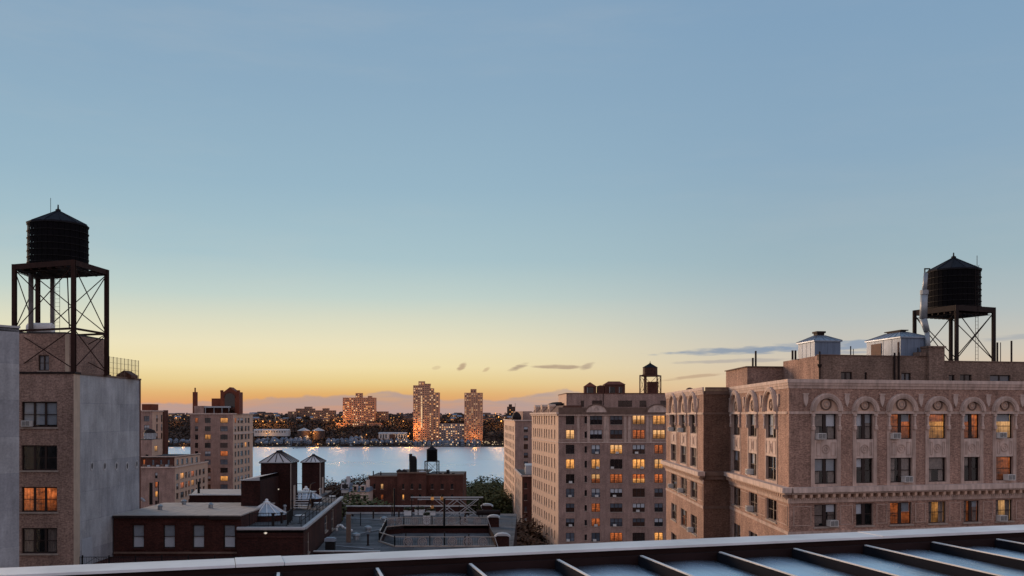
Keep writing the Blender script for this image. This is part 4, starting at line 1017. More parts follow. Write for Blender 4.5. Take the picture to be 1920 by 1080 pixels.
def lantern(b, label, X0, X1, Y0, Y1, z0, ze, zr, ridge):
    """brick shaft with a glazed hip roof"""
    t = thing('skylight_tower', label, 'skylight tower', ((X0+X1)/2, (Y0+Y1)/2, z0))
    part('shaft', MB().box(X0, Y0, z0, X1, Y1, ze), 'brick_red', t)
    a = .14; part('eave', MB().box(X0-a, Y0-a, ze+.002, X1+a, Y1+a, ze+.10), 'steel_dark', t); part('gutter', MB().box(X0-a-.03, Y0-a-.04, ze+.06, X1+a+.03, Y0-a-.002, ze+.13), 'coping_far', t)
    cx, cy = (X0+X1)/2, (Y0+Y1)/2; c = [Vector(p) for p in ((X0-a, Y0-a, ze+.10), (X1+a, Y0-a, ze+.10), (X1+a, Y1+a, ze+.10), (X0-a, Y1+a, ze+.10))]
    r = [Vector((cx, cy-ridge, zr)), Vector((cx, cy-ridge, zr)), Vector((cx, cy+ridge, zr)), Vector((cx, cy+ridge, zr))]
    for i in range(4):
        n = 4
        for k in range(n):
            f, g = k/n, (k+1)/n; p = [c[i].lerp(c[(i+1) % 4], f), c[i].lerp(c[(i+1) % 4], g), r[i].lerp(r[(i+1) % 4], g), r[i].lerp(r[(i+1) % 4], f)]
            m = MB(); m.tri(*p[:3]) if (p[2]-p[3]).length < .01 else m.quad(*p); part('pane', m, 'glass_skylight', t)
            bar = MB().bar(p[0]+Vector((0, 0, .02)), p[3]+Vector((0, 0, .02)), .06, .07); part('glazing_bar', bar, 'steel_dark', t)
    part('ridge_cap', MB().bar(r[0]+Vector((0, -.15, .03)), r[2]+Vector((0, .15, .03)), .22, .12), 'steel_dark', t)
    for k in range(3): part('course', MB().box(X0-.02, Y0-.02, z0+(ze-z0)*(.3+.25*k), X0+.15, Y0-.002, z0+(ze-z0)*(.3+.25*k)+.1), 'brick_redhouse', t)
    part('downpipe', MB().tube((X1+.03, Y0-.08, z0), (X1+.03, Y0-.08, ze), .05, 6), 'frame_pale', t)
    part('door', MB().box(X1+.002, Y0+.5*(Y1-Y0)-.4, z0, X1+.05, Y0+.5*(Y1-Y0)+.4, z0+2.1+ (ze-z0-4)*.5), 'frame_pale', t)
    return t
def glass_dome(label, cx, cy, r, z0, zc_, za, n=12):
    t = thing('skylight_dome', label, 'skylight', (cx, cy, z0)); q = lambda k, rr, z: Vector((cx+rr*math.cos(2*math.pi*(k+.5)/n), cy+rr*math.sin(2*math.pi*(k+.5)/n), z))
    part('curb', MB().lathe([(r, z0), (r, zc_-.02), (r+.06, zc_)], n, (cx, cy)), 'brick_red', t)
    for k in range(n):
        m = MB(); m.quad(q(k, r, zc_+.01), q(k+1, r, zc_+.01), q(k+1, .22, za), q(k, .22, za)); part('pane', m, 'metal_sheet', t)
        part('rib', MB().bar(q(k, r, zc_+.04), q(k, .22, za+.03), .07, .08), 'white_paint', t)
    part('cap', MB().lathe([(.3, za-.03), (.34, za+.08), (.16, za+.16), (.14, za+.32), (.05, za+.38)], 10, (cx, cy)), 'white_paint', t)
    return t
def red_complex():
    b = thing('brick_building', 'very dark red brick building with two glass-roofed towers, centre left', 'building', (-22, 95, 0))
    P = [(-22.75, 79.4), (-17.25, 79.4), (-19.5, 110), (-22.2, 112), (-22.7, 121), (-28, 121), (-26, 92)]
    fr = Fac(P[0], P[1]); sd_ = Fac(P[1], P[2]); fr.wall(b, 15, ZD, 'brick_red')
    ops = [(sd_.u(577), sd_.u(580), 33.3, 35.0), (sd_.u(609), sd_.u(614), 33.6, 35.1), (sd_.u(622), sd_.u(626), 33.1, 35.2)]
    sd_.wall(b, 15, ZD, 'brick_redhouse', ops)
    for o in ops: far_window(sd_, b, *o[:4], 1, 2, 'pane_dark', 'frame_pale', recess=.04)
    for i in range(2, 7): plainwall(b, P[i], P[(i+1) % 7], 15, ZD, 'brick_red')
    roof(b, P, ZD+.1, 'roof_gravel')
    part('coping', MB().bar((P[0][0], 79.5, ZD+.2), (P[1][0]+.1, 79.5, ZD+.2), .4, .2), 'coping_far', b)
    part('coping', MB().bar((P[1][0], 79.7, ZD+.2), (P[2][0], P[2][1], ZD+.2), .35, .2), 'coping_far', b)
    part('string_course', MB().bar((P[0][0], 79.36, ZD-.5), (P[1][0], 79.36, ZD-.5), .08, .12), 'brick_redhouse', b)
    # annex at left
    X0, X1 = PX(452, 88), PX(488, 88); part('annex', MB().prism([(X0, 88), (X1, 88), (X1, 95), (X0, 95)], ZD+.1, PZ(901, 88)), 'brick_red', b)
    m = MB(); z = PZ(901, 88); m.quad((X0-.15, 87.8, z+.03), (X1, 87.8, z+.35), (X1, 95, z+.35), (X0-.15, 95, z+.03)); m.quad((X0-.15, 87.8, z+.002), (X1, 87.8, z+.002), (X1, 87.8, z+.35), (X0-.15, 87.8, z+.03))
    part('annex_roof', m, 'coping_far', b)
    lantern(b, 'nearer brick tower with glazed hip roof on the dark red building', PX(489, 95), PX(545, 95), 95, 98, ZD+.1, PZ(869, 95), PZ(846, 96.5), .7)
    lantern(b, 'farther smaller brick tower with glazed roof on the dark red building', PX(566, 115), PX(600, 115), 115, 118, ZD+.1, PZ(868, 115), PZ(853, 116.2), .25)
    glass_dome('ribbed white skylight dome in front of the nearer glazed tower', PX(500, 87), 87, 1.8, ZD+.1, 36.1, PZ(943, 87))
    glass_dome('ribbed white skylight dome between the two glazed towers', PX(574, 104.5), 104.5, 1.7, ZD+.1, 36.05, PZ(918, 104.5))
    f = thing('exhaust_fan', 'white square exhaust fan with dark red disc on the nearer tower', 'fan', (PX(505, 94.7), 94.7, PZ(945, 94.7)))
    lpart('housing', MB().box(-.62,-.25,0,.62,.28,1.0), 'white_paint', f)
    m = MB(); disc_ring(0, .5, .36, .42, -.30, -.25, 18, m); lpart('ring', m, 'steel_rust', f)
    m = MB(); m.poly([(.36*math.cos(2*math.pi*k/16), -.256, .5+.36*math.sin(2*math.pi*k/16)) for k in range(16)]); lpart('disc', m, 'frame_dark', f)
    for k in range(5):
        a = 2*math.pi*k/5; m = MB(); c, s = math.cos(a), math.sin(a); m.quad((0,-.27,.5), (.33*c,-.27,.5+.33*s), (.33*math.cos(a+.6),-.29,.5+.33*math.sin(a+.6)), (.05*c,-.28,.5+.05*s)); lpart('blade', m, 'chimney_red', f)
    # stair and landing
    s = thing('roof_stair', 'short metal roof stair with pale treads between the skylights', 'stair', (PX(567, 97), 97, ZD+.1)); x0, x1 = PX(554, 97), PX(580, 97)
    for k in range(6): part('tread', MB().box(x0, 96.0+k*.28, ZD+.28+k*.22, x1, 96.3+k*.28, ZD+.33+k*.22), 'white_paint', s)
    for x in (x0-.03, x1+.03): part('stringer', MB().bar((x, 95.9, ZD+.15), (x, 97.9, ZD+1.7), .05, .2), 'steel_dark', s)
    part('landing', MB().box(PX(547, 98), 97.9, ZD+1.6, x1+.1, 100, ZD+1.7), 'steel_pale', s)
    for x, y in ((x0, 99.8), (x1, 99.8), (x0, 98), (x1, 98)): part('leg', MB().tube((x, y, ZD+.1), (x, y, ZD+1.6), .04, 6), 'steel_dark', s)
    part('rail', MB().tube((x1, 95.9, ZD+1.2), (x1, 97.9, ZD+2.6), .03, 6).tube((x1, 97.9, ZD+2.6), (x1, 100, ZD+2.6), .03, 6).tube((PX(547, 98), 97.9, ZD+2.6), (x1, 97.9, ZD+2.6), .03, 6), 'steel_dark', s)
    railing('black railing along the right roof edge of the dark red building', [(P[1][0]-.3, 79.9), (P[2][0]-.3, 109.8)], ZD+.2, 1.0, 'iron_black', 2.4, bal=0, rails=(1.0, .55))
    part('', MB(), 'stone', b) if False else None
    railing('black baluster fence at the front of the dark red roof terrace', [(PX(468, 80.5), 80.5), (PX(538, 80.5), 80.5), (PX(548, 85), 85.0)], ZD+.2, 1.15, 'iron_black', 1.6, bal=.13, br=.014)
    for k, (x, y, h) in enumerate(((PX(528, 84), 84, .9), (PX(512, 82), 82, 1.0))):
        tag(link('roof_post', MB().box(x-.09, y-.09, ZD+.1, x+.09, y+.09, ZD+.1+h).box(x-.13, y-.13, ZD+.1+h, x+.13, y+.13, ZD+.18+h).mesh('roof_post', 'steel_dark')), ('dark capped post at the right of the front skylight dome', 'dark capped post in front of the front skylight dome')[k], 'post')
    def wall_lamp(label, px, py, d):
        t = thing('wall_lamp', label, 'lamp', (PX(px, d), d, PZ(py, d)))
        lpart('bracket', MB().box(-.04,-.12,.02,.04,.0,.08), 'steel_dark', t); lpart('bulb', MB().lathe([(.05,-.08), (.14,-.02), (.14,.03), (.05,.07)], 10, (0,-.2)), 'lamp_wall', t)
    wall_lamp('small lit lamp on the front of the nearer glazed tower', 522, 917, 94.98); wall_lamp('small lit lamp under the coping on the dark red front wall', 499, 999, 79.38)
    for k, (px, d, h_, r_, lb) in enumerate(((534, 90, .9, .12, 'right of the front dome'), (548, 90.5, 1.3, .08, 'near the foot of the roof stair'), (601, 108, 1.1, .10, 'before the farther glazed tower'), (586, 99, .7, .16, 'right of the roof stair'), (476, 84.5, .8, .10, 'left of the front dome'))):
        tag(link('roof_vent', MB().lathe([(r_*1.6, ZD+.1), (r_*1.6, ZD+.16), (r_, ZD+.2), (r_, ZD+.1+h_), (r_*1.5, ZD+.12+h_), (r_*1.3, ZD+.25+h_), (.02, ZD+.3+h_)], 10, (PX(px, d), d)).mesh('roof_vent', 'steel_dark' if k % 2 else 'duct')), 'short vent pipe on the dark red roof, %s' % lb, 'vent')
    # terrace furniture
    for k, (px, d, lb) in enumerate(((562, 84, 'nearest'), (596, 96, 'middle'), (622, 104, 'farthest'))):
        t = thing('terrace_table', 'small pale round table by the right roof railing, the %s' % lb, 'table', (PX(px, d), d, ZD+.1), group='roof terrace tables')
        lpart('top', MB().lathe([(.42, .70), (.42, .74)], 14), 'white_paint', t); lpart('stem', MB().lathe([(.22, 0), (.2, .03), (.03, .06), (.03, .70)], 8), 'iron_black', t)
red_complex()

# ================================================================== ROOF TERRACE WITH ORNATE RAILING
ZT = 33.0
def terrace():
    b = thing('brick_building', 'flat grey roof building with ornate railing around a sunken court', 'building', (-9, 100, 0))
    # light well opening
    W = [(PX(707, 90), 91.5), (PX(740, 88), 88), (PX(938, 88), 88), (PX(916, 105), 105), (PX(757, 105), 105), (PX(723, 103), 103.5)]
    O = [(-17.2, 82.5), (.0, 82.5), (.6, 118), (-20.4, 118), (-19.4, 110)]
    # roof surface: a ring of slabs around the well
    def sl(pts): part('roof_slab', MB().prism(pts, ZT-.3, ZT), 'roof_gravel', b)
    sl([O[0], O[1], (W[2][0]+.2, 88), W[1], (W[0][0], W[0][1])])
    sl([O[1], O[2], (W[3][0], 118), W[3], (W[2][0]+.2, 88)])
    sl([W[3], (W[3][0], 118), (W[5][0], 118), W[5], W[4]])
    sl([O[0], W[0], W[5], (W[5][0], 118), O[3], O[4]])
    for i in range(6): Fac(W[(i+1) % 6], W[i]).wall(b, ZT-.8, ZT-.002, 'brick_red')
    part('court_floor', MB().prism(W, ZT-1.0, ZT-.8), 'roof_gravel', b)
    for i in range(5): plainwall(b, O[i], O[(i+1) % 5], 5, ZT-.3, 'brick_red')
    part('parapet', MB().box(-17.1, 82.6, ZT, PX(716, 84), 82.9, ZT+.3), 'brick_red', b); part('coping', MB().box(-17.1, 82.55, ZT+.302, PX(716, 84), 82.95, ZT+.4), 'coping_far', b)
    # rear parapet: brick panels between copings
    part('parapet', MB().box(-20.3, 118, ZT+.2, PX(870, 118), 118.25, ZT+.85), 'brick_redhouse', b)
    part('coping', MB().box(-20.4, 117.9, ZT+.85, PX(870, 118), 118.35, ZT+.97), 'coping_far', b); part('base_course', MB().box(-20.4, 117.85, ZT, PX(870, 118), 118.3, ZT+.19), 'coping_far', b)
    # ornate railing
    t = thing('ornate_railing', 'ornate iron railing with round fan medallions around the sunken court', 'railing', (-9, 96, ZT)); h = .92
    E = [(p[0], p[1]) for p in W]
    segs = [(E[0], E[1]), (E[1], E[2]), (E[4], E[3]), (E[5], E[4]), (E[0], E[5])]
    def medal():
        m = MB(); disc_ring(0, .44, .36, .43, -.03, .03, 16, m); disc_ring(0, .44, .20, .25, -.03, .03, 12, m); disc_ring(0, .40, .04, .10, -.03, .03, 8, m)
        for k in range(7):
            a = math.pi*(k+.5)/7; m.bar((.1*math.cos(a), 0, .40+.1*math.sin(a)), (.37*math.cos(a), 0, .44+.37*math.sin(a)), .03, .03)
        return m.mesh('medallion', 'iron_rail')
    md = medal()
    for i, (a, c) in enumerate(segs):
        a, c = Vector(a), Vector(c); L = (c-a).length; ang = math.atan2((c-a).y, (c-a).x)
        part('top_rail', MB().bar((a.x, a.y, ZT+h), (c.x, c.y, ZT+h), .09, .06), 'frame_pale', t); part('bottom_rail', MB().bar((a.x, a.y, ZT+.07), (c.x, c.y, ZT+.07), .16, .12), 'frame_pale', t)
        bl = MB(); k = .1
        while k < L: q = a.lerp(c, k/L); bl.tube((q.x, q.y, ZT+.1), (q.x, q.y, ZT+h), .014, 4, caps=False); k += .22
        o = part('balusters', bl, 'iron_black', t); o['kind'] = 'stuff'
        n = max(1, round(L/3.6))
        for k in range(n+1): q = a.lerp(c, k/n); part('post', MB().box(q.x-.05, q.y-.05, ZT, q.x+.05, q.y+.05, ZT+h+.1), 'iron_black', t)
        pxs = {1: (765, 792, 821, 848, 877, 905), 2: (777, 800, 823, 847, 870, 895), 3: (733, 748)}.get(i, ())
        for px in pxs:
            f = Fac((a.x, a.y), (c.x, c.y)); u = f.u(px)
            if 0 < u < L: q = a.lerp(c, u/L); link('medallion', md, t, T(q.x, q.y-.06, ZT+.03, ang))
    # vent box with blue metal cap
    v = thing('vent_box', 'dark square roof vent with blue metal cap behind the pale coping', 'vent', (PX(619.5, 84), 84, ZT)); lpart('shaft', MB().box(-.4,-.3,0,.4,.3,1.05), 'iron_black', v); lpart('cap', MB().box(-.46,-.36,1.052,.46,.36,1.3).box(-.36,-.26,1.3,.36,.26,1.38), 'metal_blue', v)
    d = 91
    tag(link('roof_post', MB().box(PX(649, d), d, ZT, PX(657, d), d+.35, PZ(966, d)).box(PX(648, d), d-.04, PZ(966, d), PX(658, d), d+.39, PZ(964.5, d)).mesh('roof_post', 'wood_post')), 'thick brown square post standing alone on the grey roof', 'post')
    for px, y0, d, r, lb in ((676, 962, 105, .05, 'thin dark pole on the grey roof near the rear parapet'), (735, 945, 115, .07, 'shorter of two dark poles before the brown brick building'), (739, 917, 115, .10, 'taller of two dark poles before the brown brick building'), (833, 936, 104, .12, 'dark pole standing at the middle of the ornate railing'),
                             (833.5, 999, 90, .06, 'short dark pole inside the sunken court'), (879, 1003, 90.5, .05, 'stub pole at the right inside the sunken court'), (761, 1001, 91, .05, 'stub pole at the left inside the sunken court')):
        z0 = ZT if d > 95 else ZT-.8
        tag(link('roof_pole', MB().tube((PX(px, d), d, z0), (PX(px, d), d, PZ(y0, d)), r, 8).lathe([(r*1.5, PZ(y0, d)), (r*1.5, PZ(y0, d)+.05)], 8, (PX(px, d), d)).mesh('roof_pole', 'iron_black')), lb, 'pole')
    # chimneys with gabled concrete caps
    for k, (px, w_, yt, d, zb, lb) in enumerate(((913, 23, 944, 117, ZT, 'farthest'), (925.5, 24, 965, 104, ZT, 'middle'), (942, 30, 999, 87, ZT, 'nearest'))):
        c = thing('chimney', 'stub chimney with pale gabled cap at the right roof edge, %s of three' % lb, 'chimney', (PX(px, d), d, zb), group='gabled chimneys'); ww = w_*d/F; zc_ = PZ(yt, d)-zb
        lpart('stack', MB().box(-ww*.42,-.4,0,ww*.42,.4,zc_-.32), 'brick_red', c)
        m = MB(); v = [(-ww/2, zc_-.38), (-ww/2, zc_-.26), (-ww*.3, zc_-.06), (0, zc_), (ww*.3, zc_-.06), (ww/2, zc_-.26), (ww/2, zc_-.38), (ww*.3, zc_-.22), (-ww*.3, zc_-.22)]
        m.poly([(x, -.55, z) for x, z in v]); m.poly([(x, .55, z) for x, z in v][::-1]); n = len(v)
        for i in range(n): a, e = v[i], v[(i+1) % n]; m.quad((a[0], -.55, a[1]), (a[0], .55, a[1]), (e[0], .55, e[1]), (e[0], -.55, e[1]))
        lpart('cap', m, 'coping_far', c); lpart('stay', MB().bar((-ww*.45, -.6, zc_-.4), (-ww*.2, -.6, -.1 if k else .3), .06, .06), 'coping_far', c)
    dk = thing('air_duct', 'dark horizontal air duct below the farthest gabled chimney', 'duct', (PX(915, 112), 112, ZT)); m = MB().tube((PX(893, 112), 112, ZT+.75), (PX(938, 112), 112, ZT+.75), .30, 12, smooth=True); part('duct', m, 'steel_dark', dk)
    for x in (PX(898, 112), PX(932, 112)): part('support', MB().box(x-.06, 111.8, ZT, x+.06, 112.2, ZT+.5), 'steel_dark', dk)
    # trellis frame with crossed rods
    tr_ = thing('pergola', 'open roof pergola with pale beam and crossed rods behind the ornate railing', 'pergola', (PX(838, 113), 113, ZT)); d = 113.0; zt = PZ(932, d)
    part('beam', MB().box(PX(770, d), d, zt-.10, PX(906, d), d+.14, zt+.04), 'coping_far', tr_)
    part('beam', MB().box(PX(778, d), d+3.2, zt-.6, PX(896, d), d+3.3, zt-.5), 'coping_far', tr_)
    for px in (772, 833, 861, 904): part('post', MB().box(PX(px, d)-.05, d+.02, ZT, PX(px, d)+.05, d+.12, zt-.1), 'steel_dark', tr_)
    for px in (779, 894): part('post', MB().box(PX(px, d)-.05, d+3.2, ZT, PX(px, d)+.05, d+3.3, zt-.6), 'steel_dark', tr_)
    for pa, pb in ((815, 853), (853, 815), (822, 861), (861, 824), (853, 893), (893, 853), (861, 899), (897, 861)):
        part('rod', MB().tube((PX(pa, d), d-.1, PZ(936, d)), (PX(pb, d), d-.1, PZ(966, d)), .035, 5), 'coping_far', tr_)
    for pa, pb in ((815, 850), (845, 890)): part('rod', MB().tube((PX(pa, 108), 108, PZ(985, 108)), (PX(pb, 108), 108, PZ(962, 108)), .03, 5), 'coping_far', tr_)
    part('rail', MB().box(PX(778, d), d-.06, PZ(961, d), PX(894, d), d-.02, PZ(959.5, d)), 'coping_far', tr_)
    part('rail', MB().box(PX(778, d), d-.06, PZ(948, d), PX(894, d), d-.02, PZ(947, d)), 'frame_pale', tr_)
    for px, py, lb in ((811, 934, 'left lantern hanging from the pale pergola beam'), (829, 934, 'right lantern hanging from the pale pergola beam'), (811, 950, 'lower lantern hung below the pergola beam')):
        l = thing('lantern', 'glowing orange ' + lb, 'lantern', (PX(px, d), d-.35, PZ(py, d)))
        lpart('globe', MB().lathe([(.05,-.22), (.16,-.18), (.19,0), (.16,.16), (.06,.2)], 10), 'lit_warm', l); lpart('cap', MB().lathe([(.17,.2), (.05,.3), (.02,.5)], 8), 'iron_black', l)
    # planters and furniture
    for k, (px, w_, dd, hh, lb) in enumerate(((765, 14, 116, .55, 'left of three by the rear parapet'), (787, 18, 116.5, .6, 'middle of three by the rear parapet'), (808, 16, 116, .5, 'right of three by the rear parapet'), (800, 12, 106.6, .9, 'behind the ornate railing'))):
        p = thing('planter', 'white planter box with small plants, %s' % lb, 'planter', (PX(px, dd), dd, ZT)); ww = w_*dd/F
        lpart('box', MB().box(-ww/2,-.25,0,ww/2,.25,hh).box(-ww/2-.04,-.29,hh,ww/2+.04,.29,hh+.05), 'white_paint', p)
        m = MB(); rr = random.Random(k)
        for q in range(120):
            a, e = rr.uniform(0, 6.3), rr.uniform(.1, .45); c = Vector((rr.uniform(-ww/2, ww/2), rr.uniform(-.25, .25), hh+.05+rr.uniform(0, .35))); dx = Vector((math.cos(a), math.sin(a), rr.uniform(-.4, .6)))*.12; dy = dx.cross(Vector((0, 0, 1)))*.5
            m.quad(c-dx-dy, c+dx-dy, c+dx+dy, c-dx+dy)
        lpart('plants', m, 'planter_foliage', p)['kind'] = 'stuff'
    pp_ = thing('pipe_bend', 'white bent pipe lying on the grey roof by the dark red wall', 'pipe', (PX(640, 100), 100, ZT))
    m = MB(); pts = [Vector((-.5, 0, 0)), Vector((-.5, 0, .35)), Vector((-.3, 0, .6)), Vector((0, 0, .62)), Vector((.25, -.1, .35)), Vector((1.2, -.3, .08))]
    for a, c in zip(pts[:-1], pts[1:]): m.tube(a, c, .13, 8, smooth=True)
    lpart('pipe', m, 'white_paint', pp_)
terrace()

def clutter():
    spots = [(655, 108, 'gooseneck', 'left of the thick brown post'), (690, 99, 'drum', 'between brown post and ornate railing'), (700, 111, 'stack', 'near the rear parapet'), (668, 93, 'drum', 'right of the thick brown post'), (748, 112, 'stack', 'left of the white planters'),
             (690, 89, 'stack', 'before the ornate railing, left'), (872, 109, 'gooseneck', 'right of the pergola rods'), (645, 114, 'stack', 'by the dark red wall'), (720, 108, 'drum', 'behind the left bend of the railing')]
    for px, d, k, lb in spots:
        x = PX(px, d); m = MB()
        if k == 'drum': m.lathe([(.28, ZT), (.28, ZT+.42), (.42, ZT+.45), (.36, ZT+.62), (.06, ZT+.72)], 12, (x, d))
        elif k == 'stack': m.lathe([(.16, ZT), (.16, ZT+.06), (.09, ZT+.08), (.09, ZT+.95), (.13, ZT+.96), (.13, ZT+1.05)], 10, (x, d))
        else:
            m.tube((x, d, ZT), (x, d, ZT+.7), .10, 8)
            for q in range(6): a, c = math.pi*q/6, math.pi*(q+1)/6; m.tube((x+.22-.22*math.cos(a), d, ZT+.7+.22*math.sin(a)), (x+.22-.22*math.cos(c), d, ZT+.7+.22*math.sin(c)), .10, 8)
        tag(link('roof_vent', m.mesh('roof_vent', 'duct' if k == 'drum' else 'steel_dark')), 'small roof %s on the flat grey roof, %s' % ({'drum': 'drum vent', 'stack': 'vent stack', 'gooseneck': 'gooseneck vent'}[k], lb), 'vent')
    for (p0, d0, p1, d1, r, lb) in ((644, 112, 757, 109, .06, 'long thin conduit crossing the flat grey roof'), (660, 96, 716, 101, .05, 'short conduit running towards the ornate railing'), (628, 88, 700, 86, .06, 'conduit along the near edge of the flat grey roof')):
        tag(link('conduit', MB().tube((PX(p0, d0), d0, ZT+.1), (PX(p1, d1), d1, ZT+.1), r, 6).mesh('conduit', 'steel_pale')), lb, 'conduit')
    for (px, d, zz, lb) in ((300, 84.5, 36.75, 'near the front left'), (395, 86, 36.75, 'at the middle right'), (345, 89.5, 36.75, 'at the back')):
        tag(link('roof_vent', MB().lathe([(.2, zz), (.2, zz+.3), (.3, zz+.33), (.05, zz+.5)], 10, (PX(px, d), d)).mesh('roof_vent', 'duct')), 'small metal vent on the plank roof, %s' % lb, 'vent')
    c = thing('washing_line', 'thin cable strung between the two dark roof poles and the pergola', 'cable', (PX(739, 115), 115, PZ(920, 115)))
    m = MB(); a, e = Vector((PX(739, 115), 115, PZ(920, 115))), Vector((PX(772, 113), 113, PZ(932, 113))); pr0 = a
    for q in range(1, 9): f = q/8; p = a.lerp(e, f)-Vector((0, 0, .5*math.sin(math.pi*f))); m.tube(pr0, p, .015, 4); pr0 = p
    part('cable', m, 'iron_black', c)
clutter()
# ================================================================== TALL APARTMENT BLOCK (centre right)
def block_c():
    b = thing('apartment_building', 'wide tan apartment block with many lit windows and small water tower, right of centre', 'building', (20, 220, 0))
    A, B = (5.0, 242.0), (10.0, 207.0); lf = Fac(A, B); fr = Fac(B, (36.0, 207.6))
    zt = PZ(776, 207)
    rows = [(778, 796), (806, 823), (834, 851), (861, 879), (889, 906), (916, 932), (944, 960), (972, 987), (999, 1015), (1027, 1043), (1055, 1071), (1082, 1098)]
    cols = {'a': (1061, 1077), 'b': (1096, 1100.5), 'c': (1106, 1129), 'd': (1144, 1167), 'e': (1186, 1209), 'f': (1224, 1247)}
    lit = {('e', 0): 'lit_warm', ('f', 0): 'lit_warm', ('a', 1): 'lit_pale', ('e', 1): 'lit_orange', ('f', 1): 'lit_warm', ('d', 2): 'lit_warm', ('f', 2): 'lit_orange', ('a', 3): 'lit_warm', ('c', 3): 'lit_warm', ('e', 3): 'lit_warm', ('f', 3): 'lit_warm',
           ('c', 4): 'lit_orange', ('d', 4): 'lit_orange', ('e', 4): 'lit_warm', ('f', 4): 'lit_orange', ('c', 6): 'lit_orange', ('c', 7): 'lit_orange', ('d', 8): 'lit_orange', ('f', 8): 'lit_warm'}
    ops = []; rs = random.Random(2)
    for ri, (y0, y1) in enumerate(rows):
        for k, (p0, p1) in cols.items():
            if ri > 1 and k == 'c': p0, p1 = 1109, 1125
            if ri > 1 and k == 'f': p0, p1 = 1227, 1243
            y1_, y0_ = y1, y0
            if k == 'b': y0_, y1_ = y0+3, y1-2
            ops.append((fr.u(p0), fr.u(p1), PZ(y1_, 207.2), PZ(y0_, 207.2), k, ri))
    fr.wall(b, 0, zt, 'brick_grey', ops)
    for (u0, u1, z0, z1, k, ri) in ops:
        st_ = lit.get((k, ri)); up = None
        if st_: pane = st_; up = rs.choice((None, None, 'lit_pale', 'lit_orange')) if k != 'b' else None
        elif k == 'b': pane = 'pane_dark'
        else: pane = rs.choice(('pane_dark', 'pane_dark', 'pane_blue', 'pane_brown')); up = rs.choice((None, None, 'pane_blue', 'shade_pale'))
        far_window(fr, b, u0, u1, z0, z1, 1 if k == 'b' else (3 if u1-u0 > 2.2 else 2), 1 if k == 'b' else 2, pane, 'frame_dark', upper=up, mull=.15)
    for k, ri in (('c', 2), ('e', 2), ('c', 3), ('d', 3), ('e', 3), ('a', 4), ('c', 5), ('d', 5), ('a', 5), ('d', 7), ('c', 7), ('a', 7), ('a', 8), ('c', 8), ('e', 6), ('d', 2)):
        o = [q for q in ops if q[4] == k and q[5] == ri][0]
        aircon(fr, o[0]+rs.uniform(.1, max(.15, o[1]-o[0]-.85)), o[2]+.02, 'white air conditioner on wide tan block, row %s from top, %s column' % (('one', 'two', 'three', 'four', 'five', 'six', 'seven', 'eight', 'nine')[ri], {'a': 'leftmost', 'c': 'second wide', 'd': 'third wide', 'e': 'fourth wide'}[k]),
               'air conditioners on the wide tan block', .35, small=True)
    # trim
    zc_ = PZ(829, 207.2); fr.box(b, 'belt_course', 0, -.10, zc_-.15, fr.L, .0, zc_+.05, 'stone_pale'); fr.box(b, 'belt_course', 0, -.06, PZ(825.5, 207), fr.L, .0, PZ(824.5, 207), 'stone_pale')
    fr.box(b, 'cornice', -.0, -.55, zt-.05, fr.L, .05, zt+.35, 'stone_dark'); fr.box(b, 'cornice_bed', 0, -.3, zt-.4, fr.L, .0, zt-.052, 'stone_pale')
    for px in (1084, 1103.5, 1134, 1139, 1172, 1180, 1214, 1220): u = fr.u(px); fr.box(b, 'pilaster', u-.3, -.10, zc_+.06, u+.3, .0, zt-.41, 'stone')
    fr.box(b, 'parapet', 0, -.05, zt+.352, fr.L, .25, PZ(764, 207), 'stone_dark')
    for px in (1118, 1233):
        u = fr.u(px); r0 = 19*207/F
        m = MB(); n = 12; seg = [(r0*1.0*math.cos(math.pi*k/n), r0*.72*math.sin(math.pi*k/n)) for k in range(n+1)]
        m.poly([(x, -.30, z) for x, z in seg][::-1])
        pd = part('pediment', m, 'stone_pale', b, fr.at(u, 0, zt+.36))
        m = MB()
        for k in range(n):
            (x0, z0), (x1, z1) = seg[k], seg[k+1]; s_ = 1.16
            m.quad((x0, -.42, z0), (x0*s_, -.42, z0*s_), (x1*s_, -.42, z1*s_), (x1, -.42, z1)); m.quad((x0*s_, -.42, z0*s_), (x0*s_, .2, z0*s_), (x1*s_, .2, z1*s_), (x1*s_, -.42, z1*s_)); m.quad((x0, -.3, z0), (x0, -.42, z0), (x1, -.42, z1), (x1, -.3, z1))
        part('arch', m, 'stone_dark', pd, fr.at(u, 0, zt+.36)); part('medallion', disc_ring(0, .65, .3, .45, -.36, -.29, 12), 'stone', pd, fr.at(u, 0, zt+.36))
    # left face
    lops = []
    for px in (1000.9, 1004.3, 1008.3, 1011.8, 1015.9, 1020.8, 1024.4, 1029.3, 1034.5, 1040):
        u = lf.u(px)
        for ri, (y0, y1) in enumerate(rows): lops.append((u-.55, u+.55, PZ(y1, 207.2), PZ(y0, 207.2)))
    lf.wall(b, 0, zt, 'stone_warm', lops)
    for o in lops: far_window(lf, b, *o[:4], 1, 2, rs.choice(('pane_dark', 'pane_brown', 'pane_brown', 'pane_blue')), 'frame_brown', sill=True)
    lf.box(b, 'belt_course', 0, -.10, zc_-.15, lf.L, .0, zc_+.05, 'stone_pale'); lf.box(b, 'cornice', 0, -.55, zt-.05, lf.L+.55, .05, zt+.35, 'stone_pale'); lf.box(b, 'cornice_bed', 0, -.3, zt-.4, lf.L, .0, zt-.052, 'stone_pale')
    for a, z in (((lf.L*.97), 0),):
        pass
    plainwall(b, (36, 207.6), (36, 245), 0, zt, 'brick_grey'); plainwall(b, (36, 245), A, 0, zt, 'brick_grey')
    roof(b, [(10.1, 207.3), (35.9, 207.9), (35.9, 244.8), (5.2, 241.8)], zt+.34)
    # mansard corner with dormers over the left face
    zm = PZ(760, 207); m = MB(); i0, i1 = .4, lf.L*.995
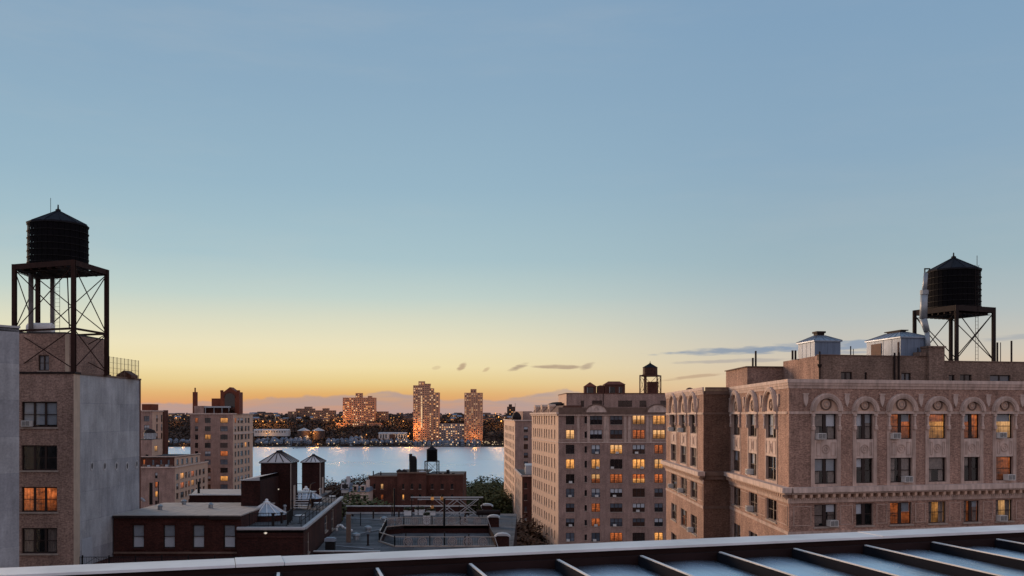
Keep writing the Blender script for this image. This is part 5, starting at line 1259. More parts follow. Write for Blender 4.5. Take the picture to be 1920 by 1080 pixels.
    m.quad((i0, .02, zt+.353), (i1, .02, zt+.353), (i1-.3, 1.3, zm), (i0+.3, 1.3, zm)); m.quad((i0+.3, 1.3, zm), (i1-.3, 1.3, zm), (i1-.3, 5, zm), (i0+.3, 5, zm)); m.quad((i1, .02, zt+.353), (i1, 6, zt+.353), (i1-.3, 5, zm), (i1-.3, 1.3, zm))
    ms = part('mansard', m, 'steel_rust', b, lf.M)
    for px in (1003.5, 1016, 1029.5):
        u = lf.u(px); d_ = MB().box(u-1.1, -.12, zt+.36, u-.65, 1.4, zm-.2).box(u+.65, -.12, zt+.36, u+1.1, 1.4, zm-.2).box(u-.65, -.10, zm-.75, u+.65, 1.4, zm-.2).box(u-.65, .1, zt+.36, u+.65, 1.2, zm-.752, 1)
        n = 6
        for k in range(n):
            a0, a1 = math.pi*k/n, math.pi*(k+1)/n; d_.poly([(u+1.2*math.cos(a0), -.16, zm-.2+.6*math.sin(a0)), (u+1.2*math.cos(a1), -.16, zm-.2+.6*math.sin(a1)), (u, -.16, zm-.2)]); d_.quad((u+1.2*math.cos(a0), -.16, zm-.2+.6*math.sin(a0)), (u+1.2*math.cos(a0), 1.4, zm-.2+.6*math.sin(a0)), (u+1.2*math.cos(a1), 1.4, zm-.2+.6*math.sin(a1)), (u+1.2*math.cos(a1), -.16, zm-.2+.6*math.sin(a1)))
        part('dormer', d_, ['stone_warm', 'pane_dark'], b, lf.M)
    m = MB(); u0, u1 = lf.u(1009), lf.u(1038); m.lathe([(2.6, zm+.01), (2.4, zm+.5), (1.4, zm+.85), (.3, zm+.95)], 16); m.v = [(x*1.2, y, z) for x, y, z in m.v]
    part('mansard_cap', m, 'steel_dark', b, lf.at((u0+u1)/2, 3.0, 0))
    # penthouse
    pf = Fac((PX(1062, 212), 212), (35.5, 212.5)); zp = PZ(738, 212); po = []
    for p0, p1 in ((1089, 1095), (1110, 1129), (1159, 1185), (1199, 1212), (1238, 1250)): po.append((pf.u(p0), pf.u(p1), PZ(763, 212), PZ(751, 212)))
    pf.wall(b, zt+.3, zp, 'brick_grey', po)
    for o in po: far_window(pf, b, *o, 1 if o[1]-o[0] < 1 else 3, 1, 'pane_brown', 'frame_brown', sill=False)
    pl = Fac((PX(1047, 230), 230), (PX(1062, 212), 212)); pl.wall(b, zt+.3, zp, 'stone_warm', [(pl.L*.25, pl.L*.75, zt+.8, zp-2)]); far_window(pl, b, pl.L*.25, pl.L*.75, zt+.8, zp-2, 4, 1, 'pane_brown', 'frame_pale', sill=False)
    plainwall(b, (35.5, 212.5), (35.5, 231), zt+.3, zp, 'brick_grey'); plainwall(b, (35.5, 231), (PX(1047, 230), 230), zt+.3, zp, 'brick_grey')
    roof(b, [(PX(1062, 212)+.1, 212.1), (35.4, 212.7), (35.4, 230.8), (PX(1047, 230)+.1, 229.9)], zp-.05)
    pf.box(b, 'coping', 0, -.12, zp+.002, pf.L, .3, zp+.15, 'chimney_red'); pl.box(b, 'coping', 0, -.12, zp+.002, pl.L-.02, .3, zp+.15, 'chimney_red')
    part('downpipe', MB().tube((pf.u(1131), -.1, zt+.4), (pf.u(1131), -.1, zp), .07, 6), 'steel_dark', b, pf.M)
    # roof houses and tank, base colours reddened for the sunset rim glow
    d = 216
    def house(label, p0, p1, ye, yt, hip, wy=4.0, wins=()):
        X0, X1 = PX(p0, d), PX(p1, d); z0 = zp+.0; ze, zr = PZ(ye, d), PZ(yt, d)
        t = thing('roof_bulkhead', label, 'bulkhead', (X0, d, z0)); wd = X1-X0; h = ze-z0
        lpart('wall', MB().box(0,0,0,wd,wy,h), 'brick_mid', t); m = MB(); a = .15; e = hip
        c = [(-a,-a,h+.01),(wd+a,-a,h+.01),(wd+a,wy+a,h+.01),(-a,wy+a,h+.01)]; rr = [(wd*e,wy*.4,zr-z0),(wd*(1-e),wy*.4,zr-z0),(wd*(1-e),wy*.6,zr-z0),(wd*e,wy*.6,zr-z0)]
        for i in range(4): m.quad(c[i], c[(i+1) % 4], rr[(i+1) % 4], rr[i])
        m.poly(rr); lpart('roof', m, 'brick_red_glow', t)
        for (f0, f1, g0, g1) in wins:
            lpart('window', MB().box(wd*f0,-.05,h*g0,wd*f1,-.002,h*g1), 'pane_dark', t)
            lpart('window_trim', MB().box(wd*f0-.1,-.08,h*g0,wd*f0-.002,-.002,h*g1), 'coping_far', t)
        return t
    house('small gabled brick roof hut, leftmost on the wide tan block', 1096, 1118, 725, 716.5, .46, 3.0, [(.25, .75, .1, .9)])
    house('low brick annex between the two roof huts of the wide tan block', 1121, 1133, 724, 722, .4, 3.0)
    house('large hip-roofed brick roof hut of the wide tan block', 1134, 1172, 721, 714.5, .22, 5.0, [(.25, .5, .05, .75), (.72, .87, .1, .75)])
    cy = 219; cx = PX(1219, cy); hw = 2.5
    legs = [(PX(1198.5, cy)+.0, cy-1.2), (PX(1229, cy), cy-2.4), (PX(1240.5, cy), cy+1.2), (PX(1211, cy), cy+2.4)]
    zpl = PZ(703.5, cy)
    water_tower('small brown water tank with pointed roof on legs above the wide tan block', cx, cy, zp, legs, zpl, zpl+.1, 1.68, PZ(689, cy), PZ(681, cy), None, zp+.3, .5, wood='steel_rust', steel='steel_rust', lr=.12, plat_h=.3)
    t = thing('roof_bulkhead', 'dark brick block beneath the small brown water tank', 'bulkhead', (cx, cy, zp)); lpart('wall', MB().box(-.6,-1,0,1.7,1,PZ(716, cy)-zp), 'brick_mid', t); lpart('pipe', MB().tube((-1.0,0,0), (-1.0,0,zpl-zp), .22, 8), 'steel_rust', t)
block_c()

# ================================================================== DISTANT BLOCKS BETWEEN
def simple_block(label, name, fr, others, z0, zt, mats, wins, rs, rooft='roof_tar', trim='stone_pale', fw=.09):
    """fr: list of (Fac, columns px ranges, rows py, ref depth, lit dict)"""
    b = thing(name, label, 'building', (fr[0][0].A.x, fr[0][0].A.y, z0))
    for i, (f, cols, rows, dref, lit, mat) in enumerate(fr):
        ops = []
        for ci, (p0, p1) in enumerate(cols):
            for ri, (y0, y1) in enumerate(rows): ops.append((f.u(p0), f.u(p1), PZ(y1, dref), PZ(y0, dref), ci, ri))
        ops = [o for o in ops if o[0] > 0 and o[1] < f.L]
        f.wall(b, z0, zt, mat, ops)
        for o in ops:
            pane = lit.get((o[4], o[5])) or rs.choice(('pane_dark', 'pane_dark', 'pane_blue', 'pane_brown'))
            far_window(f, b, *o[:4], 2 if o[1]-o[0] > 1.5 else 1, 2, pane, 'frame_dark', fw=fw, upper=rs.choice((None, None, 'shade_pale', 'pane_blue')) if not pane.startswith('lit') else None, recess=.15)
        f.box(b, 'cornice', 0, -.35, zt-.1, f.L, .05, zt+.35, trim)
    for (A, B, m) in others: plainwall(b, A, B, z0, zt, m)
    pts = []
    for f, *_ in fr: pts += [f.A] if not pts else []; pts.append(f.B)
    for A, B, m in others[:-1]: pts.append(Vector(B))
    roof(b, pts, zt+.1, rooft)
    return b
rsd = random.Random(21)
# building with bright left face and dark front (B)
Bc = (PX(965.5, 330), 330.0); Bb = (PX(945, 400), 400.0)
lfB = Fac(Bb, Bc); frB = Fac(Bc, (12.0, 330.6))
rowsB = [(800+16.3*k, 810+16.3*k) for k in range(15)]
bB = simple_block('slim tan block with bright left face between the river and the wide tan block', 'apartment_building',
    [(lfB, [(p-.55, p+.55) for p in (947.3, 949.7, 952.2, 954.7, 957.3, 960, 962.8)], rowsB, 330, {}, 'stone_warm'), (frB, [(982, 990)], rowsB, 330, {}, 'brick_grey')],
    [((12, 330.6), (8, 400), 'brick_grey'), ((8, 400), Bb, 'brick_grey')], -8, PZ(789, 330), None, None, rsd)
X0, X1 = PX(963, 342), PX(997, 342); pB = part('penthouse', MB().prism([(X0+3.2, 338), (X1, 338), (X1, 360), (X0, 360)], PZ(789, 330)+.1, PZ(771, 338)), 'brick_grey', bB)
m = MB()
for k in range(4): x = PX(966+4*k, 345); m.box(x, 339, PZ(789, 330)+1, x+.1, 339.1, PZ(789, 330)+2)
tag(link('roof_ornament', MB().lathe([(1.6, PZ(789, 330)+.1), (1.7, PZ(789, 330)+1.3), (1.0, PZ(789, 330)+2.6), (.15, PZ(789, 330)+3.2)], 10, (PX(968.5, 335), 335)).mesh('roof_ornament', 'steel_dark')), 'dark rounded roof ornament on the slim tan block', 'ornament')
# lower brown building in front (E)
Ec = (PX(979, 260), 260.0); Eb = (PX(966.5, 292), 292.0); lfE = Fac(Eb, Ec); frE = Fac(Ec, (7.5, 260.4))
rowsE = [(905+22*k, 916+22*k) for k in range(8)]
bE = simple_block('lower dark brown building with tan side before the slim tan block', 'apartment_building',
    [(lfE, [(p-.5, p+.5) for p in (969, 972, 975)], rowsE, 260, {}, 'stone_warm'), (frE, [(983, 988)], rowsE, 260, {}, 'brick_mid')],
    [((7.5, 260.4), (5.5, 292), 'brick_mid'), ((5.5, 292), Eb, 'brick_mid')], -3, PZ(893, 260), None, None, rsd)
part('penthouse', MB().box(PX(985, 270), 268, PZ(893, 260)+.1, 7.0, 280, PZ(872, 270)), 'coping_far', bE)
# T3: tall tan block left of the river
T3A, T3B, T3C = (PX(357, 370), 370.0), (PX(437, 370.6), 370.6), (PX(474, 398), 398.0)
f3, s3 = Fac(T3A, T3B), Fac(T3B, T3C)
rows3 = [(783.6+15.6*k, 793+15.6*k) for k in range(12)]
b3 = simple_block('tall tan block with gabled brick roof tower, left of the river', 'apartment_building',
    [(f3, [(365.5, 371.5), (384, 395), (413, 427)], rows3, 370, {(0, 0): 'lit_orange', (2, 0): 'lit_warm', (1, 2): 'lit_warm', (2, 4): 'lit_orange', (2, 7): 'lit_warm', (1, 9): 'lit_orange'}, 'brick_grey'),
     (s3, [(440, 443), (445.5, 449), (451, 456), (459, 462.5), (464.5, 468)], rows3, 378, {(3, 3): 'lit_warm', (0, 0): 'lit_orange'}, 'stone_warm')],
    [(T3C, (-132, 398), 'brick_grey'), ((-132, 398), T3A, 'brick_grey')], -8, PZ(776.5, 370), None, None, rsd)
zt3 = PZ(776.5, 370)
s3.box(b3, 'belt_course', 0, -.3, PZ(812, 380)-.4, s3.L, .0, PZ(812, 380)+.4, 'stone_pale')
f3.box(b3, 'penthouse', f3.u(363), .6, zt3+.1, f3.u(381), 9, PZ(761, 371), 'brick_grey'); f3.box(b3, 'penthouse', f3.u(381.2), 3.5, zt3+.1, f3.L-.3, 14, PZ(764, 373), 'brick_mid')
f3.box(b3, 'awning', f3.u(381.5), .8, PZ(764.5, 371), f3.u(429), 3.4, PZ(761.5, 371), 'far_white')
for p in (384, 400, 415, 428): u = f3.u(p); f3.box(b3, 'post', u-.1, .9, zt3+.1, u+.1, 1.1, PZ(764.7, 371), 'far_white')
f3.box(b3, 'chimney', f3.u(359), 1.5, zt3+.1, f3.u(366.2), 3.2, PZ(735, 372), 'brick_red_glow'); f3.box(b3, 'chimney_pot', f3.u(361.6), 2.0, PZ(735, 372), f3.u(363.6), 2.6, PZ(727, 372), 'brick_red_glow')
f3.box(b3, 'roof_wing', f3.u(390), 5, zt3+.1, f3.u(408), 12, PZ(747, 375), 'brick_red_glow')
def gabled_tower():
    m = MB(); u0, u1 = f3.u(408), f3.u(443.5); w_ = u1-u0; z0, z1 = zt3+.1, PZ(735, 375); c = (u0+u1)/2
    m.box(u0, 4, z0, u0+w_*.24, 10, z1); m.box(u1-w_*.24, 4, z0, u1, 10, z1); m.box(u0+w_*.24, 4, z1-1.6, u1-w_*.24, 10, z1); m.box(u0+w_*.24, 6.5, z0, u1-w_*.24, 9.9, z1-1.6)
    v = [(u0+w_*.16, z1), (u1-w_*.16, z1), (c+w_*.12, z1+1.2), (c, z1+1.9), (c-w_*.12, z1+1.2)]
    m.poly([(x, 4, z) for x, z in v]); m.poly([(x, 10, z) for x, z in v][::-1])
    for i in range(5): a, e = v[i], v[(i+1) % 5]; m.quad((a[0], 4, a[1]), (a[0], 10, a[1]), (e[0], 10, e[1]), (e[0], 4, e[1]))
    for x in (u0+.4, u1-.4): m.box(x-.5, 4.1, z1, x+.5, 5.2, z1+.7); 
    part('roof_tower', m, 'brick_red_glow', b3, f3.M)
    m = MB()
    n = 10; r0 = w_*.27; m.poly([(c+r0*math.cos(math.pi*k/n), 3.95, z1-2.2+r0*.9*math.sin(math.pi*k/n)) for k in range(n+1)][::-1]); m.quad((c-r0, 3.95, z0+1), (c+r0, 3.95, z0+1), (c+r0, 3.95, z1-2.2), (c-r0, 3.95, z1-2.2))
    part('arched_window', m, 'pane_dark', b3, f3.M)
    part('window_surround', arc_ring(r0, r0+.4, 3.8, 4.0, 10), 'brick_mid', b3, f3.at(c, 0, z1-2.2))
gabled_tower()
rr = random.Random(4)
m = MB()
for k in range(420):
    c = Vector((rr.uniform(f3.u(428), f3.L-.4), rr.uniform(.6, 3.5), zt3+.2+abs(rr.gauss(0, .7)))); a = rr.uniform(0, 6.3); dx = Vector((math.cos(a), math.sin(a), rr.uniform(-.5, .5)))*.3; dy = dx.cross(Vector((0, 0, 1)))*.6; m.quad(c-dx-dy, c+dx-dy, c+dx+dy, c-dx+dy)
o = link('roof_garden', m.mesh('roof_garden', 'leaf_brown'), None, f3.M); o['kind'] = 'stuff'; o['label'] = 'shrubs on the roof terrace of the tall tan block'; o['category'] = 'shrubs'
# T2: terraced pale building
T2A, T2B, T2C = (PX(240, 320), 320.0), (PX(328, 320), 320.0), (PX(389.5, 360), 360.0)
f2_, s2 = Fac(T2A, T2B), Fac(T2B, T2C)
rows2 = [(886+17.6*k, 897+17.6*k) for k in range(5)]
b2 = simple_block('stepped pale building with terrace below the tall tan block', 'apartment_building',
    [(f2_, [(290.5, 295.5)], rows2, 320, {(0, 1): 'lit_orange', (0, 2): 'lit_warm'}, 'brick_grey'),
     (s2, [(330.5, 335), (338.5, 345), (347.5, 350.5), (353, 356), (358.5, 364), (367, 370), (373, 377), (380, 384)], rows2, 330, {(1, 0): 'lit_warm', (4, 0): 'lit_orange', (4, 1): 'lit_warm', (3, 1): 'lit_orange', (1, 1): 'lit_orange'}, 'stone_warm')],
    [(T2C, (-130, 360), 'brick_grey'), ((-130, 360), T2A, 'brick_grey')], -6, PZ(877, 320), None, None, rsd)
z2 = PZ(877, 320)
uf, us_ = Fac((PX(240, 326), 326), (PX(327, 326), 326)), Fac((PX(327, 326), 326), (PX(375, 352), 352)); zu = PZ(857, 326)
for f, mt, cs in ((uf, 'brick_mid', (268, 285, 300, 314)), (us_, 'stone_warm', (331, 340, 349, 358, 367))):
    ops = [(f.u(p), f.u(p+4), z2+.5, z2+2.4) for p in cs if 0 < f.u(p) and f.u(p+4) < f.L]
    f.wall(b2, z2+.1, zu, mt, ops)
    for i, o in enumerate(ops): far_window(f, b2, *o, 1, 2, 'lit_orange' if (f is uf and i == 0) else 'pane_blue', 'frame_dark')
    f.box(b2, 'coping', 0, -.3, zu, f.L, .1, zu+.3, 'stone_pale')
roof(b2, [uf.A, uf.B, us_.B, Vector((-128, 352))], zu-.02)
for k in range(7): u = f2_.u(266+8.5*k); f2_.box(b2, 'terrace_planter', u, .5, z2+.36, u+.9, 1.1, z2+.36+random.uniform(.4, .9), 'far_white' if k % 2 else 'stone_dark')
# T1b with silvery tank, T1 slim block
b1b = thing('apartment_building', 'plain pale bulkhead block carrying the silvery tank, far left', 'building', (PX(280, 334), 336, 0))
fA, fB = Fac.px(240, 334, 285, 334), Fac.px(285, 334, 304, 345); z1b = PZ(824, 334)
op = [(fA.u(273), fA.u(278), PZ(857, 334), PZ(852, 334))]; fA.wall(b1b, 20, z1b, 'brick_grey', op); far_window(fA, b1b, *op[0], 1, 1, 'pane_dark', sill=False)
op = [(fB.u(290), fB.u(295.5), PZ(846, 338), PZ(836, 338))]; fB.wall(b1b, 20, z1b, 'stone_warm', op); far_window(fB, b1b, *op[0], 2, 1, 'lit_pale')
roof(b1b, [fA.A, fA.B, fB.B, Vector((PX(240, 345), 345))], z1b+.05); plainwall(b1b, fB.B, (PX(240, 345), 345), 20, z1b, 'brick_grey')
cx, cy, r1 = PX(281, 340), 340, 10.5*340/F
t = thing('roof_tank', 'silvery drum tank with dark dome on the plain pale bulkhead block', 'tank', (cx, cy, z1b+.05)); 
lpart('drum', MB().lathe([(r1, 0), (r1, PZ(812, 340)-z1b)], 16), 'steel_pale', t)
for k in range(8): a = 2*math.pi*k/8; lpart('band', MB().box(r1*math.cos(a)-.12, r1*math.sin(a)-.12, 0, r1*math.cos(a)+.12, r1*math.sin(a)+.12, PZ(812, 340)-z1b), 'far_white', t)
lpart('dome', MB().lathe([(r1*1.05, PZ(812, 340)-z1b), (r1*.8, PZ(807, 340)-z1b), (.3, PZ(804, 340)-z1b)], 16), 'steel_dark', t)
g1, h1 = Fac.px(240, 352, 285.5, 352), Fac.px(285.5, 352, 313, 366)
b1 = simple_block('slim tan block with tall strip windows at the edge of the stucco wall', 'apartment_building',
    [(g1, [(270, 280)], [(780+17*k, 790+17*k) for k in range(8)], 352, {}, 'brick_grey'), (h1, [(293, 296), (302, 305)], [(778+17*k, 791+17*k) for k in range(8)], 356, {}, 'stone_warm')],
    [(h1.B, (-140, 366), 'brick_grey'), ((-140, 366), g1.A, 'brick_grey')], -6, PZ(771, 352), None, None, rsd)
g1.box(b1, 'roof_block', g1.u(262), 2, PZ(771, 352)+.1, g1.u(280), 9, PZ(757.5, 353), 'brick_red_glow'); h1.box(b1, 'pier', h1.L*.72, -.5, -6, h1.L-.01, .0, PZ(769, 362), 'brick_mid')
# D: brown brick building in the middle
D0 = 297.0
dA, dB, dC, dD = PX(691, D0), PX(746, D0), PX(800, D0), PX(868, D0)
bD = thing('brick_building', 'long dark brown brick building before the river with tanks on its roof', 'building', (PX(780, D0), D0, 0))
zD1, zD2, zD3 = PZ(894, D0), PZ(887, D0), PZ(891, D0)
rowsD = [(907+20*k, 917+20*k) for k in range(5)]
def dwall(x0, x1, y, zt, pxs, lit, mat='brick_mid'):
    f = Fac((x0, y), (x1, y)); ops = []
    for ci, (p0, p1) in enumerate(pxs):
        for ri, (y0, y1) in enumerate(rowsD): ops.append((f.u(p0), f.u(p1), PZ(y1, y), PZ(y0, y), ci, ri))
    f.wall(bD, -5, zt, mat, ops)
    for o in ops: far_window(f, bD, *o[:4], 1, 2, lit.get((o[4], o[5]), 'pane_dark'), 'frame_brown', fw=.1)
    f.box(bD, 'coping', 0, -.25, zt+.002, f.L, .3, zt+.4, 'stone_dark'); return f
dwall(dA, dB, D0, zD1, [(713.5, 719), (700, 704)], {(0, 0): 'lit_pale', (0, 1): 'lit_orange'}); dwall(dB, dC, D0-2, zD2, [(754, 758), (770, 775), (785, 790)], {(0, 1): 'lit_warm'}); dwall(dC, dD, D0, zD3, [(808, 813), (826, 832), (845, 850)], {})
for x, y, z, m_ in ((dA, D0, zD1, 0), (dD, D0, zD3, 1)):
    plainwall(bD, (x, y+22) if not m_ else (x, y), (x, y) if not m_ else (x, y+22), -5, z, 'brick_mid')
plainwall(bD, (dB, D0-.02), (dB, D0-2), -5, zD2, 'brick_mid'); plainwall(bD, (dC, D0-2), (dC, D0-.02), -5, zD2, 'brick_mid'); plainwall(bD, (dD, D0+22), (dA, D0+22), -5, zD1, 'brick_mid')
roof(bD, [(dA+.1, D0+.3), (dB, D0+.3), (dB, D0+22), (dA+.1, D0+22)], zD1-.05); roof(bD, [(dB+.01, D0-1.7), (dC-.01, D0-1.7), (dC-.01, D0+21.9), (dB+.01, D0+21.9)], zD2-.05); roof(bD, [(dC, D0+.3), (dD-.1, D0+.3), (dD-.1, D0+22), (dC, D0+22)], zD3-.05)
def rthing(name, label, cat, mb, mat): return tag(link(name, mb.mesh(name, mat)), label, cat)
cx, cy = PX(774.5, 302), 302.0; r = 7.2*302/F; zt_ = PZ(862, 302)
t = thing('boiler_stack', 'black cylinder tank with domed top and short chimney on the brown brick roof', 'tank', (cx, cy, zD2)); lpart('drum', MB().lathe([(r, 0), (r, zt_-zD2), (r*.8, zt_-zD2+.8), (r*.35, zt_-zD2+1.2)], 18), 'iron_black', t); lpart('flue', MB().box(-r, -.5, zt_-zD2-.5, -r*.25, .5, PZ(851, 302)-zD2), 'steel_dark', t)
for px, lb in ((749, 'left'), (758, 'right')):
    rthing('roof_vent', 'squat round vent with domed cap on the brown brick roof, the %s of the pair' % lb, 'vent', MB().lathe([(.9, zD2-.1), (.9, PZ(884, 300)), (1.15, PZ(883.8, 300)), (.7, PZ(881.5, 300)), (.1, PZ(879.5, 300))], 12, (PX(px, 300), 300)), 'steel_dark')
rthing('roof_dome', 'pale flat skylight dome beside the black cylinder tank', 'skylight', MB().lathe([(1.3, zD2-.1), (1.3, PZ(886, 299)), (1.0, PZ(884, 299)), (.2, PZ(882.5, 299))], 14, (PX(792, 299), 299)), 'coping_far')
cy = 304.0; cx = PX(810, cy); hw = 12*cy/F
water_tower('slim dark water tower standing against the river on the brown brick roof', cx, cy, zD3-.06, [(cx-2.1, cy-1.6), (cx+1.7, cy-2.2), (cx+2.1, cy+1.6), (cx-1.7, cy+2.2)], PZ(864, cy), PZ(864, cy)+.12, 1.7, PZ(843, cy), PZ(836.5, cy), None, zD3+.3, .4, lr=.13, plat_h=.25)
for k, (px, y0) in enumerate(((700, 883), (714, 884), (835, 886), (840, 881), (826, 887), (850, 887))):
    rthing('roof_vent', 'small dark stub on the brown brick roof, %s from the left' % ('first', 'second', 'fourth', 'fifth', 'third', 'sixth')[k], 'vent', MB().tube((PX(px, 300), 300, zD1-.1), (PX(px, 300), 300, PZ(y0, 300)), .18 if k < 2 else .5, 8), 'iron_black')
# slate roofed house left of D
def slate_house(label, p0, p1, ye, yr, d, wallm='stone_pale'):
    x0, x1 = PX(p0, d), PX(p1, d); ze, zr = PZ(ye, d), PZ(yr, d); t = thing('slate_house', label, 'house', ((x0+x1)/2, d, -5)); w_ = x1-x0; 
    f = Fac((x0, d), (x1, d)); ops = [(w_*q-.5, w_*q+.5, z_-1.9, z_) for q in (.2, .5, .8) for z_ in (ze-1, ze-4.4)]
    f.wall(t, -5, ze, wallm, ops)
    for o in ops: far_window(f, t, *o, 1, 2, 'pane_dark', 'frame_pale')
    plainwall(t, (x1, d), (x1, d+9), -5, ze, wallm); plainwall(t, (x0, d+9), (x0, d), -5, ze, wallm); plainwall(t, (x1, d+9), (x0, d+9), -5, ze, wallm)
    m = MB(); m.quad((x0-.3, d-.3, ze), (x1+.3, d-.3, ze), (x1, d+2, zr), (x0, d+2, zr)); m.quad((x0, d+2, zr), (x1, d+2, zr), (x1, d+7, zr), (x0, d+7, zr)); m.quad((x1+.3, d-.3, ze), (x1+.3, d+9, ze), (x1, d+7, zr), (x1, d+2, zr)); m.quad((x0-.3, d+9, ze), (x0-.3, d-.3, ze), (x0, d+2, zr), (x0, d+7, zr))
    part('roof', m, 'roof_slate', t)
    for q in (.3, .7):
        u = x0+w_*q; part('dormer', MB().box(u-.7, d-.1, ze+.2, u+.7, d+2, ze+1.9, 0).box(u-.45, d-.14, ze+.4, u+.45, d-.101, ze+1.6, 1), [wallm, 'pane_dark'], t)
    part('chimney', MB().box(x1-1.2, d+3, zr, x1-.2, d+4, zr+2.2), wallm, t)
slate_house('pale house with blue slate roof beside the brown brick building', 655, 691, 922, 915, 286); slate_house('narrow pale house with grey roof just right of the dark red wall', 640, 654, 918, 908, 290, 'coping_far')

# ================================================================== TREES NEAR THE RIVER
def crown_mesh(seed, rx, rz, n_cl, n_leaf, ls, mat):
    rr = random.Random(seed); m = MB(); cl = []
    for k in range(n_cl):
        while True:
            v = Vector((rr.uniform(-1, 1), rr.uniform(-1, 1), rr.uniform(-.8, 1)))
            if .25 < v.length < 1: break
        cl.append((Vector((v.x*rx, v.y*rx, v.z*rz)), rr.uniform(.22, .38)*rx))
    for c, r in cl:
        for q in range(n_leaf):
            d = Vector((rr.gauss(0, 1), rr.gauss(0, 1), rr.gauss(0, .8))).normalized()*r*rr.uniform(.6, 1.05); p = c+d
            a = rr.uniform(0, 6.3); dx = Vector((math.cos(a), math.sin(a), rr.uniform(-.6, .6))).normalized()*ls*rr.uniform(.6, 1.2); dy = dx.cross(Vector((rr.uniform(-.5, .5), rr.uniform(-.5, .5), 1))).normalized()*ls*.6
            m.quad(p-dx-dy*.3, p-dy, p+dx+dy*.2, p+dy)
    return m.mesh('crown', mat)
def trunk_mesh(seed, h, rx):
    rr = random.Random(seed); m = MB(); m.tube((0, 0, 0), (.1, 0, h*.55), h*.03, 8, h*.02, smooth=True)
    for k in range(7):
        a = 6.28*k/7+rr.uniform(-.3, .3); z = h*(.35+.2*rr.random()); m.tube((.06, 0, z), (math.cos(a)*rx*.7, math.sin(a)*rx*.7, h*.6+rr.uniform(0, h*.25)), h*.012, 5, h*.004)
    return m.mesh('trunk', 'bark')
PROT = {}
def tree(label, x, y, zb, h, kind, group, seed):
    if (kind, seed % 3) not in PROT:
        PROT[kind, seed % 3] = (trunk_mesh(seed, 10, 4), crown_mesh(seed, 4.2, 3.4, 60, 75, .27, kind))
    tm, cm = PROT[kind, seed % 3]; s = h/10
    M = T(x, y, zb, seed*1.7) @ Matrix.Scale(s, 4)
    t = link('tree', None, None, M); tag(t, label, 'tree', group)
    link('trunk', tm, t, M); link('crown', cm, t, M @ Matrix.Translation((0, 0, 6.6)))
TL = [(872, 918, 400, 'first'), (884, 906, 420, 'second'), (896, 900, 440, 'third'), (908, 908, 410, 'fourth'), (918, 898, 445, 'fifth'), (930, 903, 430, 'sixth'), (942, 908, 425, 'seventh'), (951, 901, 450, 'eighth')]
def gz(y): 
    pr_ = [(240, 0), (320, -1), (420, -8), (470, -10.2), (500, -12.6)]
    for (a, za), (b, zb) in zip(pr_[:-1], pr_[1:]):
        if a <= y <= b: return za+(zb-za)*(y-a)/(b-a)
    return 0
for i, (px, py, d, w_) in enumerate(TL): tree('green riverside tree right of the brown brick building, %s from its wall' % w_, PX(px, d), d, gz(d), PZ(py, d)-gz(d), 'leaf_green', 'green riverside trees', i)
for i, (px, py, d, w_) in enumerate([(868, 930, 345, 'left'), (888, 925, 350, 'second'), (906, 922, 352, 'third'), (926, 920, 348, 'fourth'), (944, 925, 345, 'right')]): tree('nearer green tree in front of the riverside row, %s' % w_, PX(px, d), d, gz(d), PZ(py, d)-gz(d), 'leaf_green', 'nearer park trees', i+1)
for i, (px, py, d, w_) in enumerate([(617, 905, 430, 'first'), (630, 908, 425, 'second'), (646, 903, 440, 'third'), (660, 899, 445, 'fourth'), (674, 897, 440, 'fifth'), (688, 898, 440, 'sixth'), (480, 912, 440, 'far-left'), (494, 908, 440, 'second far-left')]): tree('reddish brown riverside tree left of the brown brick building, %s one' % w_, PX(px, d), d, gz(d), PZ(py, d)-gz(d), 'leaf_brown', 'brown riverside trees', i)
for i, (px, py, d, w_) in enumerate([(668, 930, 262, 'left'), (678, 934, 258, 'right')]): tree('small green tree before the pale slate house, the %s one' % w_, PX(px, d), d, 0, PZ(py, d), 'leaf_green', 'trees by the slate house', i)
for i, (px, py, d, w_) in enumerate([(961, 992, 215, 'left'), (970, 984, 225, 'second'), (981, 978, 232, 'third'), (990, 984, 222, 'right'), (968, 1006, 205, 'front')]): tree('dark brown street tree in the gap beside the wide tan block, %s' % w_, PX(px, d), d, 0, PZ(py, d), 'leaf_brown', 'dark street trees', i+2)

